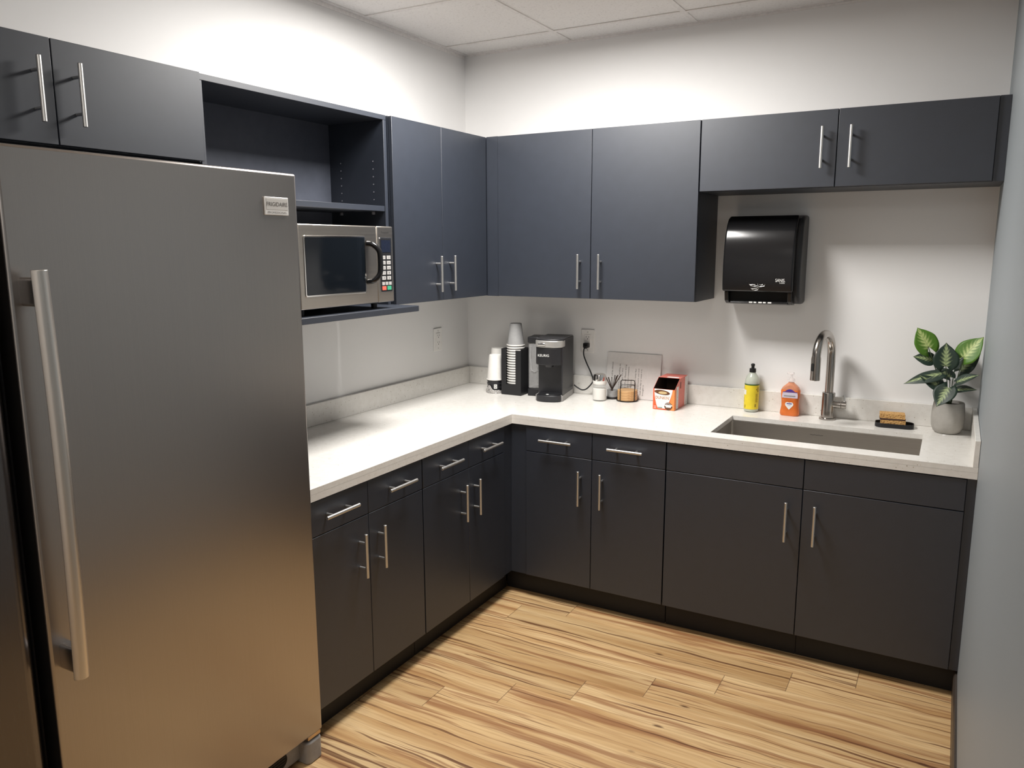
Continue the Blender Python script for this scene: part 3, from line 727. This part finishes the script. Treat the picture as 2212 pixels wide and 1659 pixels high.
# ================================================================== CUPS
def cup_bm(h, rr, rb, rim=.0024):
    """paper cup standing upside down, rim at z=0"""
    tw = .0011
    prof = [(rb-.0035, h-.006), (rb-.0022, h-.006), (rb-.0012, h), (rb, h-.0004), (rr, .004)]
    return prof
def make_cup(h, rr, rb, mat_out, label, loc, group):
    t = thing('paper_cup', label, 'cup', loc, 0, group)
    b = nb(); lathe(b, [(0, h-.006), (rb-.0030, h-.006), (rb-.0022, h-.0005), (rb-.0006, h), (rb, h-.0015), (rr, .003), (rr-.0011, .003), (rb-.0011, h-.0085), (0, h-.0085)], seg=40)
    obj('cup_body', b, mat_out, t, smooth=True)
    obj('cup_bottom', lathe(nb(), [(0, h-.0042), (rb-.0031, h-.0042), (rb-.0031, h-.0058), (0, h-.0058)], seg=40), M_cupw, t, label='white recessed bottom')
    b = nb(); lathe(b, [(rr+.0002, 0), (rr+.0028, .0005), (rr+.0034, .0031), (rr+.0028, .0058), (rr+.0002, .0063), (rr+.0002, 0)], seg=40)
    obj('cup_rim', b, M_cupw, t, smooth=True, label='white rolled rim')
    return t
ORD = ['top', 'second', 'third', 'fourth', 'fifth', 'sixth', 'seventh', 'eighth', 'ninth', 'tenth', 'eleventh', 'twelfth', 'thirteenth', 'fourteenth', 'fifteenth', 'lowest']
hx, hy = .4285, -.1930
gc = make_cup(.119, .0465, .0315, M_cupg, 'topmost upside-down grey paper cup, its whole side showing above the black holder', (hx, hy, 1.179), 'grey cups stacked in the black holder')
for k in range(1, 16):
    dup(gc, (hx, hy, 1.179-.0137*k), label='%s grey paper cup from the top in the black holder, a white rim showing' % ORD[k] if k < 15 else 'lowest grey paper cup in the black holder, a white rim showing', group='grey cups stacked in the black holder')
# holder
B = (hx, hy, CT); t = thing('cup_holder', 'black open-front box holding the tall stack of grey cups', 'cup holder', B)
x0, x1, y0, y1, zt = .3690, .4885, -.2475, -.1385, 1.1635
b = nb(); box(b, x0, y0+.003, CT, x0+.003, y1, zt); box(b, x1-.003, y0+.003, CT, x1, y1, zt); box(b, x0+.003, y1-.003, CT, x1-.003, y1, zt)
box(b, x0+.003, y0+.003, .966, x1-.003, y1-.003, .969)
obj('holder_body', b, M_black, t, B)
b = nb(); box(b, x0, y0, CT, x1, y0+.003, .972); box(b, x0, y0, .972, x0+.029, y0+.003, zt); box(b, x1-.032, y0, .972, x1, y0+.003, zt-.006)
obj('front_panel', b, M_black, t, B)
# white cups and lids beside it
wx, wy = .3065, -.2080
LZ = .0705
t = thing('lid_sleeve', 'short stack of black cup lids in clear crumpled film beside the cup holder', 'cup lids', (wx, wy, CT))
b = nb()
lathe(b, [(0, 0), (.040, 0), (.042, .006), (.0445, .012), (.0405, .014), (.043, .026), (.0452, .032), (.0412, .034), (.0435, .046), (.0458, .052), (.0420, .054), (.0440, .066), (.0445, LZ), (0, LZ)], seg=40); obj('lids', b, M_darkgrey, t, smooth=True)
b = nb(); N = 48; rows = []
rnd = random.Random(3)
for j in range(6):
    ring = []
    for k in range(N):
        a = 2*math.pi*k/N; peak = .012+.030*max(0, math.sin(3*a+.6))**1.5+.006*rnd.random()
        z = .001+peak*j/5; r = .0475+.0035*rnd.random()*(1 if j < 5 else .3)
        ring.append(b.verts.new((r*math.cos(a), r*math.sin(a), z)))
    rows.append(ring)
for a, c in zip(rows, rows[1:]):
    for k in range(N): b.faces.new((a[k], a[(k+1) % N], c[(k+1) % N], c[k]))
obj('film_wrap', b, M_film, t, label='clear crumpled plastic film', solid=.0003)
b = nb()
def tagpt(da, z, r=.0490): a = R_(-58)+da; return (r*math.cos(a), r*math.sin(a), z)
for (a0, a1, z0_, z1_) in ((-.17, .17, .026, .050),):
    n = 5; A = [b.verts.new(tagpt(a0+(a1-a0)*k/n, z0_)) for k in range(n+1)]; C = [b.verts.new(tagpt(a0+(a1-a0)*k/n, z1_)) for k in range(n+1)]
    for k in range(n): b.faces.new((A[k], A[k+1], C[k+1], C[k]))
tg = obj('paper_tag', b, M_inkw, t, label='small white tag', solid=.0006)
b = nb(); a = R_(-58); X = Vector((-math.sin(a), math.cos(a), 0)); text_bm(b, 'D', tagpt(0, .038, .0494), X, (0, 0, 1), width=.009, height=.015, thick=.0006); obj('tag_print', b, M_ink, tg)
wc = make_cup(.1365, .0450, .0325, M_cupw, 'white paper cup upside down on the black lids left of the cup holder', (wx, wy, CT+LZ+.0003), 'white paper cups by the cup holder')
for k in range(8):
    dup(wc, (.2680, -.1170, CT+.0006+.0137*k), label=('uppermost white cup of the stack behind the lone white cup' if k == 7 else '%s white cup counted up from the counter, stack behind the lone white cup' % (['first', 'second', 'third', 'fourth', 'fifth', 'sixth', 'seventh'][k])), group='white paper cups by the cup holder')

# ================================================================== SUGAR JAR
B = (.9050, -.1560, CT); t = thing('sugar_jar', 'glass sugar jar with a rounded steel lid, left of the stirrers', 'jar', B)
obj('jar_glass', lathe(nb(), [(0, .0), (.034, .0), (.0362, .004), (.0362, .080), (.0335, .087), (.0310, .087), (.0340, .079), (.0340, .006), (0, .005)]), M_glass, t, smooth=True)
obj('sugar', lathe(nb(), [(0, .0056), (.0333, .0066), (.0336, .062), (.020, .066), (0, .0675)]), M_sugar, t, smooth=True)
obj('collar', lathe(nb(), [(0, .0875), (.0350, .0875), (.0358, .090), (.0350, .105), (0, .1055)]), M_white, t, smooth=True)
lid = obj('lid', lathe(nb(), [(0, .106), (.0335, .106), (.0338, .126), (.030, .137), (.022, .1405), (0, .1415)]), M_chrome, t, smooth=True, label='polished steel lid')

# ================================================================== STIRRERS
sxc, syc = .9455, -.0760
B = (sxc, syc, CT); t = thing('stirrer_cup', 'short clear cup with a dark base, full of brown stirrers', 'cup', B)
obj('glass', lathe(nb(), [(0, .0115), (.0285, .0115), (.0295, .046), (.0283, .046), (.0273, .013), (0, .0128)]), M_tank, t, smooth=True)
obj('base', lathe(nb(), [(0, 0), (.030, 0), (.0305, .008), (.0288, .0112), (0, .0112)]), M_base, t, smooth=True)
tips = [(-.040, -.004, .116, 'farthest left'), (-.024, -.003, .112, 'second from the left'), (-.012, .014, .112, 'standing at the back left'), (.004, .017, .121, 'slim one standing upright at the back'), (.016, .014, .120, 'leaning back to the right'), (.032, -.010, .128, 'second from the right'), (.047, -.004, .130, 'farthest right, sticking out highest')]
for i, (tx, ty, tz, wh) in enumerate(tips):
    b0 = Vector((-tx*.32, -ty*.4-.001, .0155+.0022*i)); tt = Vector((tx, ty, tz)); d_ = (tt-b0)
    b = nb(); tube(b, [b0, b0+d_*.5, tt], .0052 if i not in (2, 3, 4) else .0030, 8, flat=.45)
    o = obj('coffee_stirrer', b, M_stir); o.location = B
    tag(o, 'brown flat coffee stirrer in the clear cup, %s' % wh, 'stirrer', 'stirrers in the clear cup')

# ================================================================== COASTERS
cx_, cy_ = 1.0350, -.0935
B = (cx_, cy_, CT); t = thing('coaster_rack', 'black wire rack holding round bamboo coasters by the notice', 'coaster holder', B)
rr = .0545; rg = -.10
def P2(a, r=rr): return Vector((r*math.cos(a), r*math.sin(a), 0))
b = nb(); tube(b, [P2(2*math.pi*k/40)+Vector((0, 0, .0026)) for k in range(40)], .0022, 8, closed=True); obj('base_ring', b, M_blackm, t, smooth=True)
for cen in (-70, 110):
    a0, a1 = R_(cen-42), R_(cen+42); p, q = P2(a0), P2(a1); zt = .090 if cen < 0 else .100
    pth = [p+Vector((0, 0, .0026)), p+Vector((0, 0, zt-.010)), p.lerp(q, .03)+Vector((0, 0, zt-.003)), p.lerp(q, .10)+Vector((0, 0, zt)), p.lerp(q, .90)+Vector((0, 0, zt)), p.lerp(q, .97)+Vector((0, 0, zt-.003)), q+Vector((0, 0, zt-.010)), q+Vector((0, 0, .0026))]
    obj('wire_loop', tube(nb(), pth, .0022, 8), M_blackm, t, smooth=True)
for k in range(4):
    b = nb(); lathe(b, [(0, 0), (.0500, 0), (.0510, .001), (.0510, .0117), (.0500, .0127), (0, .0127)], seg=48)
    o = obj('coaster', b, M_bamboo, smooth=True); o.location = (cx_, cy_, CT+.0055+.0129*k)
    tag(o, '%s round bamboo coaster in the black wire rack' % ['bottom', 'second lowest', 'second highest', 'topmost'][k], 'coaster', 'bamboo coasters in the wire rack')

# ================================================================== NOTICE
px0, px1 = .8880, 1.1845
yb_, yt_ = -.0355, -.0030; zb_, zt_ = CT+.0008, 1.150
upv = Vector((0, yt_-yb_, zt_-zb_)).normalized(); nrm = Vector((0, -upv.z, upv.y))
B = ((px0+px1)/2, yb_, CT); t = thing('paper_notice', 'white printed notice on its side, leaning against the backsplash behind the coasters', 'notice', B)
b = nb(); c4 = [Vector((px0, yb_, zb_)), Vector((px1, yb_, zb_)), Vector((px1, yt_, zt_)), Vector((px0, yt_, zt_))]
vs = [b.verts.new(p+nrm*s) for s in (0, .0016) for p in c4]
for q in ((0, 1, 2, 3), (7, 6, 5, 4), (0, 4, 5, 1), (1, 5, 6, 2), (2, 6, 7, 3), (3, 7, 4, 0)): b.faces.new([vs[i] for i in q])
obj('sheet', b, M_paper, t, B)
lines = [('The refrigerator will be cleaned', .032, .022, .162), ('out at', .0475, .088, .028), ('the end of the week. Anything, etc.', .073, .024, .156), ('in the fridge on the', .089, .030, .124), ('Friday will go. Please bring', .107, .024, .150), ('home your lunch containers', .123, .024, .140), ('before noon.', .139, .030, .070), ('This shelf is only for', .163, .024, .134), ("the equipment's use and", .179, .020, .138), ('wash the day or week it is', .194, .020, .136), ('brought it.', .208, .018, .058)]
b = nb(); bx_ = Vector((px0, yb_, zb_))+nrm*.0018
for s, u, v, wd in lines: text_bm(b, s, bx_+Vector((1, 0, 0))*u+upv*v, upv, Vector((-1, 0, 0)), width=wd, height=.0085, align='LEFT')
obj('lettering', b, simple('grey_toner', (.11, .105, .10), .6), t, B)

# ================================================================== COFFEE POD BOX
bx0, bx1, by0, by1 = 1.2225, 1.3320, -.2340, -.0300
B = ((bx0+bx1)/2, (by0+by1)/2, CT); t = thing('coffee_pod_box', 'open orange and white coffee pod box right of the notice', 'box', B)
hf, ht, yc = .1020, .1475, -.158
b = nb(); side = [(by0, 0), (by0, hf), (yc, ht), (by1, ht), (by1, 0)]
A = [b.verts.new((bx0, y, CT+.0006+z)) for y, z in side]; C = [b.verts.new((bx1, y, CT+.0006+z)) for y, z in side]
fs = [b.faces.new(A), b.faces.new(C[::-1])]
for i in (0, 2, 3, 4): fs.append(b.faces.new((A[i], C[i], C[(i+1) % 5], A[(i+1) % 5])))
fs[1].material_index = 1; fs[0].material_index = 1; fs[3].material_index = 1
o = obj('carton', b, [M_orange, M_pink, M_cardin], t, B)
md = o.modifiers.new('solid', 'SOLIDIFY'); md.thickness = .0014; md.offset = -1; md.material_offset = 2
for p in o.data.polygons: p.use_smooth = False
e_ = .0006; fz = CT+.0006; yf = by0-e_
def on_front(poly, d=0): return [(bx0+.1095*u, yf-d*.0003, fz+hf*v) for u, v in poly]
def flat(name, polys, mat, d=0, parent=None):
    b = nb()
    for poly in polys: b.faces.new([b.verts.new(p) for p in on_front(poly, d)])
    return obj(name, b, mat, parent or t, B)
flat('cup_print', [[(.06, 1), (.07, .74), (.10, .50), (.17, .22), (.24, .06), (.60, .06), (.72, .30), (.80, .55), (.87, .80), (.90, .99)]], M_inkw, 1)
flat('orange_print', [[(.99, .0), (.99, .98), (.92, .98), (.80, .45), (.70, .20), (.62, 0)]], M_card2, .5)
flat('coffee_print', [[(.42+.36*math.cos(2*math.pi*k/28), .84-.10*(math.cos(2*math.pi*k/28))*.35+.115*math.sin(2*math.pi*k/28)) for k in range(28)]], M_brown, 2)
flat('cream_print', [[(.45+.20*math.cos(2*math.pi*k/24), .825+.065*math.sin(2*math.pi*k/24)) for k in range(24)]], M_tanp, 3)
flat('round_print', [[(.72+.185*math.cos(2*math.pi*k/28), .185+.185*math.sin(2*math.pi*k/28)) for k in range(28)]], M_brown, 2)
flat('badge_ribbon', [[(.55, .20), (.60, .20), (.60, .13), (.84, .13), (.84, .20), (.90, .20), (.90, .26), (.55, .26)], [(.60, .30), (.72, .335), (.84, .30), (.84, .285), (.72, .315), (.60, .285)]], M_inkw, 3)
b = nb(); text_bm(b, "DUNKIN'", (bx0+.1095*.44, yf-.0006, fz+hf*.585), (1, 0, 0), (0, 0, 1), width=.071, height=.0155); obj('lettering', b, M_txto, t, B)
b = nb(); text_bm(b, '22', (bx0+.1095*.105, yf-.0004, fz+hf*.11), (1, 0, 0), (0, 0, 1), width=.012, height=.012); obj('count_print', b, M_inkw, t, B)
flat('green_print', [[(.24, .085), (.44, .085), (.44, .115), (.24, .115)]], M_greenp, 2.2)
def on_side(y0_, y1_, z0_, z1_, d=.0005): return [(bx1+d, y0_, fz+z0_), (bx1+d, y1_, fz+z0_), (bx1+d, y1_, fz+z1_), (bx1+d, y0_, fz+z1_)]
def sideflat(name, quads, mat):
    b = nb()
    for q in quads: b.faces.new([b.verts.new(p) for p in q])
    return obj(name, b, mat, t, B)
sideflat('side_stripe', [on_side(by0, by0+.022, 0, .100, .0004)], M_card2)
sideflat('side_panel_print', [on_side(by0+.024, by0+.056, .002, .112), on_side(by1-.046, by1-.030, .002, .145), on_side(by1-.026, by1-.001, .0, .147)], M_paper)
b = nb()
for k, yy in enumerate((by0+.040, by1-.014)):
    for j in range(12): box(b, bx1+.0006, yy-.004, fz+.012+.0075*j, bx1+.0009, yy+.004-(j % 3)*.0012, fz+.016+.0075*j)
obj('side_small_print', b, M_grey, t, B)
b = nb(); b.faces.new([b.verts.new((x, y, fz+ht+.0006)) for x, y in rrect(bx0+.068, yc+.020, .060, .030, .012)]); obj('lid_opening', b, M_paper, t, B)
sideflat('carry_slot', [[(bx1+.0007, y, fz+z) for y, z in rrect(-.146, .113, .010, .034, .0048)]], M_cardin)

# ================================================================== DISH SOAP
B = (1.6570, -.0570, CT); t = thing('dish_soap_bottle', 'tall dish soap bottle with a yellow label and black cap', 'bottle', B)
obj('bottle', lathe(nb(), [(0, .002), (.030, .001), (.0335, .005), (.0335, .142), (.0325, .155), (.027, .171), (.019, .182), (.0145, .188), (.0145, .1905), (0, .1905)]), M_bottle, t, smooth=True)
lb = obj('label', lathe(nb(), [(.0341, .014), (.0341, .133)], seg=48), M_yellow, t, smooth=True, label='yellow wrap label')
obj('label_band', lathe(nb(), [(.0343, .1305), (.0343, .1365)], seg=48), M_greenp, t, smooth=True)
def wrap(a0, a1, z0_, z1_, b, r=.0345, n=5):
    A = [b.verts.new((r*math.cos(R_(a0+(a1-a0)*k/n)), r*math.sin(R_(a0+(a1-a0)*k/n)), z0_)) for k in range(n+1)]
    C = [b.verts.new((r*math.cos(R_(a0+(a1-a0)*k/n)), r*math.sin(R_(a0+(a1-a0)*k/n)), z1_)) for k in range(n+1)]
    for k in range(n): b.faces.new((A[k], A[k+1], C[k+1], C[k]))
b = nb(); wrap(182, 236, .084, .107, b); obj('label_window', b, M_inkw, lb)
M_olive = simple('olive_print', (.30, .22, .02), .5)
spots = [(-46, -20+(-3 if j % 2 else 0), .050+.0062*j, .0522+.0062*j) for j in range(7)]+[(188, 214-(j % 2)*6, .048+.006*j, .0502+.006*j) for j in range(4)]
spots += [(-50, -38, .026, .040), (222, 232, .020, .034), (-42, -34, .108, .114), (-28, -16, .098, .122), (190, 204, .112, .126)]
for q in spots: b = nb(); wrap(*q, b, n=3); obj('label_print', b, M_olive, lb)
cap = obj('cap', lathe(nb(), [(0, .191), (.0150, .191), (.0155, .193), (.0150, .209), (.0075, .211), (.0075, .220), (.0095, .224), (.0095, .229), (.006, .233), (0, .234)], seg=24), M_spray, t, smooth=True)

# ================================================================== HAND SOAP
B = (1.8380, -.0610, CT); t = thing('hand_soap_bottle', 'squat orange hand soap pump bottle left of the faucet', 'bottle', B)
prof = [(.0, .0005), (.040, .0005), (.0440, .006), (.0430, .020), (.0385, .045), (.0395, .070), (.0425, .095), (.0440, .116), (.0420, .1235)]
b = nb(); rings = []
for r, z in prof:
    if r < 1e-6: rings.append([b.verts.new((0, 0, z))]); continue
    rings.append([b.verts.new((x, y*1.0, z)) for x, y in rrect(0, 0, 2*r, .052-.004*(z > .12), .020, 6)])
for a, c in zip(rings, rings[1:]):
    n = len(c)
    for k in range(n):
        j = (k+1) % n
        if len(a) == 1: b.faces.new((a[0], c[j], c[k]))
        else: b.faces.new((a[k], a[j], c[j], c[k]))
b.faces.new(rings[-1])
obj('bottle', b, M_soap, t, smooth=True)
b = nb(); rings = []
for r, z in [(.0420, .1236), (.0360, .134), (.0250, .145), (.0165, .152), (.0120, .158)]:
    rings.append([b.verts.new((x, y, z)) for x, y in rrect(0, 0, 2*r, min(.048, 2*r), min(.019, r*.95), 6)])
for a, c in zip(rings, rings[1:]):
    for k in range(len(c)): j = (k+1) % len(c); b.faces.new((a[k], a[j], c[j], c[k]))
b.faces.new(rings[-1]); b.faces.new(rings[0][::-1])
obj('shoulder', b, simple('pale_orange_plastic', (.85, .40, .24), .15, trans=.5, ior=1.3), t, smooth=True)
pm = obj('pump', lathe(nb(), [(0, .1582), (.0115, .1582), (.0165, .162), (.0165, .170), (.013, .176), (.006, .178), (.005, .196), (0, .196)], seg=24), M_pump, t, smooth=True)
obj('nozzle', tube(nb(), [(.010, -.004, .199), (-.002, .001, .1995), (-.012, .006, .199), (-.022, .010, .1965)], [.0065, .0075, .006, .0045], 12), M_pump, pm, smooth=True)
yfz = -.0268
def sflat(name, poly, mat, d=0, par=None):
    b = nb(); b.faces.new([b.verts.new((x, yfz-d*.0003, z)) for x, z in poly]); return obj(name, b, mat, par or t)
lb = sflat('label', [(-.034, .086), (.036, .086), (.0365, .100), (.034, .112), (-.031, .112), (-.0335, .102)], M_lilac, 0)
sflat('label_top', [(-.031, .112), (.034, .112), (.034, .115), (-.031, .115)], M_purple, 1, lb)
sflat('label_arch', [(-.022+.045*k/10, .1165+.011*math.sin(math.pi*k/10)) for k in range(11)], M_purple, 1, lb)
sflat('label_text', [(-.026, .092), (.026, .092), (.026, .098), (-.026, .098)], M_grey, 1, lb)
hp = [(0, .030)]+[(.018*math.sin(math.pi*k/12)*1.05, .030+.038*(1-math.cos(math.pi*k/12))/2*1.0) for k in range(2, 12)]+[(0, .0665)]
hp = [(0, .030), (.0175, .050), (.019, .057), (.015, .0645), (.008, .066), (0, .064), (-.008, .066), (-.015, .0645), (-.019, .057), (-.0175, .050)]
lh = sflat('heart_label', hp, M_inkw, 1); sflat('heart_print', [(-.011, .0565), (.012, .0565), (.012, .061), (-.011, .061)], M_purple, 2, lh); sflat('heart_print', [(-.007, .049), (.007, .049), (.007, .053), (-.007, .053)], M_lilac, 2, lh)

# ================================================================== SPONGES
B = (2.2880, -.0960, CT); t = thing('soap_tray', 'oblong black tray behind the sink carrying two sponges', 'tray', B, R_(4))
b = nb(); oT = [(x, y) for x, y in rrect(0, 0, .156, .080, .030, 7)]
lv = [(1.0, .0), (1.0, .019), (.95, .019), (.93, .007)]
rg = [[b.verts.new((x*(1-(1-s)*.6), y*(1-(1-s)*1.2), z)) for x, y in oT] for s, z in lv]
for a, c in zip(rg, rg[1:]):
    for k in range(len(oT)): j = (k+1) % len(oT); b.faces.new((a[k], a[j], c[j], c[k]))
b.faces.new(rg[0][::-1]); b.faces.new(rg[-1]); obj('tray', b, M_black, t, bev=.001, smooth=True)
def sponge(label, loc, rz):
    t = thing('sponge', label, 'sponge', loc, rz, 'stacked tan sponges')
    b = nb(); box(b, -.050, -.031, .0062, .050, .031, .0260); bmesh.ops.subdivide_edges(b, edges=b.edges[:], cuts=5, use_grid_fill=True)
    r2 = random.Random(label)
    for v in b.verts: v.co += Vector((r2.uniform(-1, 1), r2.uniform(-1, 1), r2.uniform(-.3, .6)))*.0008
    obj('foam', b, M_sponge, t, smooth=True)
    obj('scrub_pad', bx(-.0505, -.0315, 0, .0505, .0315, .0060), M_cardin, t, bev=.001, label='dark brown scrub side'); return t
sponge('lower tan sponge lying in the black tray', (2.2820, -.0960, CT+.0075), R_(3))
sponge('upper tan sponge lying on top of the other sponge', (2.2770, -.0955, CT+.0075+.0272), R_(6))

# ================================================================== PLANT
pc = Vector((2.4910, -.1060, CT)); t = thing('potted_plant', 'variegated leafy plant in a round grey pot in the corner right of the sink', 'plant', pc)
obj('pot', lathe(nb(), [(0, .0005), (.044, .0005), (.053, .008), (.0615, .030), (.0640, .060), (.0625, .095), (.0590, .128), (.0570, .133), (.0545, .132), (.0555, .118), (0, .116)], seg=48), M_pot, t, smooth=True)
obj('soil', lathe(nb(), [(0, .122), (.03, .1215), (.0549, .119)], seg=30), M_soil, t, smooth=True)
def leaf(base, tip, width, nrm, droop, mat, root=None, lobes=.22, fold=.18, bend=0):
    """arrow-shaped leaf: base = petiole joint, tip = point; nrm = rough facing"""
    base, tip = Vector(base)-pc, Vector(tip)-pc; ax = tip-base; Ln = ax.length; ax.normalize()
    nr = Vector(nrm); nr = (nr-ax*nr.dot(ax)).normalized(); sd = ax.cross(nr)
    b = nb(); uvl = b.loops.layers.uv.new('UVMap'); NU, NV = 10, 16; grid = []
    for j in range(NV+1):
        s = j/NV; row = []
        wv = math.sin(math.pi*min(1, s*1.0)**.62)**.85*(1-s*.25) if 0 < s < 1 else 0
        wv = max(wv, .0); wv *= (1-max(0, s-.80)*2.2) if s > .8 else 1
        for i in range(NU+1):
            q = i/NU*2-1; aq = abs(q)
            back = lobes*Ln*(aq**1.5)*max(0, 1-s*2.6)
            p = base+ax*(Ln*s-back)+sd*(q*max(wv, .34*max(0, 1-s*6))*width/2)
            p += nr*(fold*width*(aq*wv)**1.3*.5-droop*Ln*s*s+.012*width*math.sin(9*s+3*q)*aq)+sd*bend*Ln*s*s
            row.append((b.verts.new(p), (i/NU, s)))
        grid.append(row)
    for j in range(NV):
        for i in range(NU):
            q = [grid[j][i], grid[j][i+1], grid[j+1][i+1], grid[j+1][i]]
            f = b.faces.new([v for v, _ in q]); f.material_index = 0
            for lp_, (_, uvc) in zip(f.loops, q): lp_[uvl].uv = uvc
    bmesh.ops.remove_doubles(b, verts=b.verts, dist=1e-6)
    lf = obj('leaf', b, mat, t, smooth=True, solid=.0006)
    r0_ = Vector(root) if root else Vector((base.x*.18, base.y*.18, .121))
    mid = r0_.lerp(base, .55)+Vector((0, 0, .012))
    b = nb(); tube(b, smooth_path([r0_, mid, base+ax*.004]), .0018, 7); obj('stem', b, M_stem, lf, smooth=True)
FC = (0, -1, .35)
LV = [  # base, tip, width, normal, droop, material
    ((2.396, -.150, 1.280), (2.350, -.150, 1.362), .088, (.25, -1, .25), .10, M_leafg, .42, .10),
    ((2.466, -.172, 1.208), (2.461, -.160, 1.305), .094, (.05, -1, .30), .10, M_leafd, .24, .16),
    ((2.527, -.150, 1.246), (2.588, -.150, 1.336), .094, (-.45, -1, .35), .10, M_leafg, .25, .16),
    ((2.452, -.180, 1.176), (2.312, -.200, 1.140), .066, (-.1, -.8, 1), .16, M_leafd, .16, -.14),
    ((2.416, -.135, 1.225), (2.342, -.145, 1.240), .062, (-.1, -1, .7), .10, M_leafd, .18, .10),
    ((2.461, -.190, 1.118), (2.372, -.200, 1.168), .052, (.3, -1, .4), .05, M_leafd, .16, .14),
    ((2.482, -.205, 1.122), (2.446, -.248, 1.046), .084, (-.1, -.9, .9), -.02, M_leafd, .26, .16),
    ((2.512, -.175, 1.145), (2.585, -.200, 1.188), .054, (.0, -.7, 1), .08, M_leafd, .16, .12),
    ((2.510, -.170, 1.110), (2.583, -.190, 1.128), .052, (.1, -.5, 1), .12, M_leafd, .16, .14),
    ((2.522, -.110, 1.185), (2.586, -.100, 1.262), .070, (-.5, -1, .3), .08, M_leafd, .20, .14),
    ((2.500, -.060, 1.195), (2.535, -.040, 1.275), .074, (-.1, -1, .5), .10, M_leafd, .20, .14),
    ((2.486, -.090, 1.150), (2.430, -.045, 1.190), .060, (.1, -.6, 1), .10, M_leafd, .20, .14),
]
for a in LV: leaf(a[0], a[1], a[2]*1.14, a[3], a[4], a[5], lobes=a[6], fold=a[7])
# scrap by the pot
b = nb(); v = [b.verts.new(p) for p in ((0, 0, 0), (.010, -.004, .0005), (.013, .000, .003), (.004, .004, .004), (-.002, .003, .001))]
b.faces.new(v); o = obj('paper_scrap', b, M_paper, solid=.0004); o.location = (2.478, -.178, CT+.0007); tag(o, 'tiny white scrap of paper on the worktop at the foot of the grey pot', 'scrap')

# everything that stands on the worktop rests a hair above it
for o in list(COL.objects):
    if o.parent is None and 'category' in o and abs(o.location.z-CT) < 1e-5: o.location.z += .0005
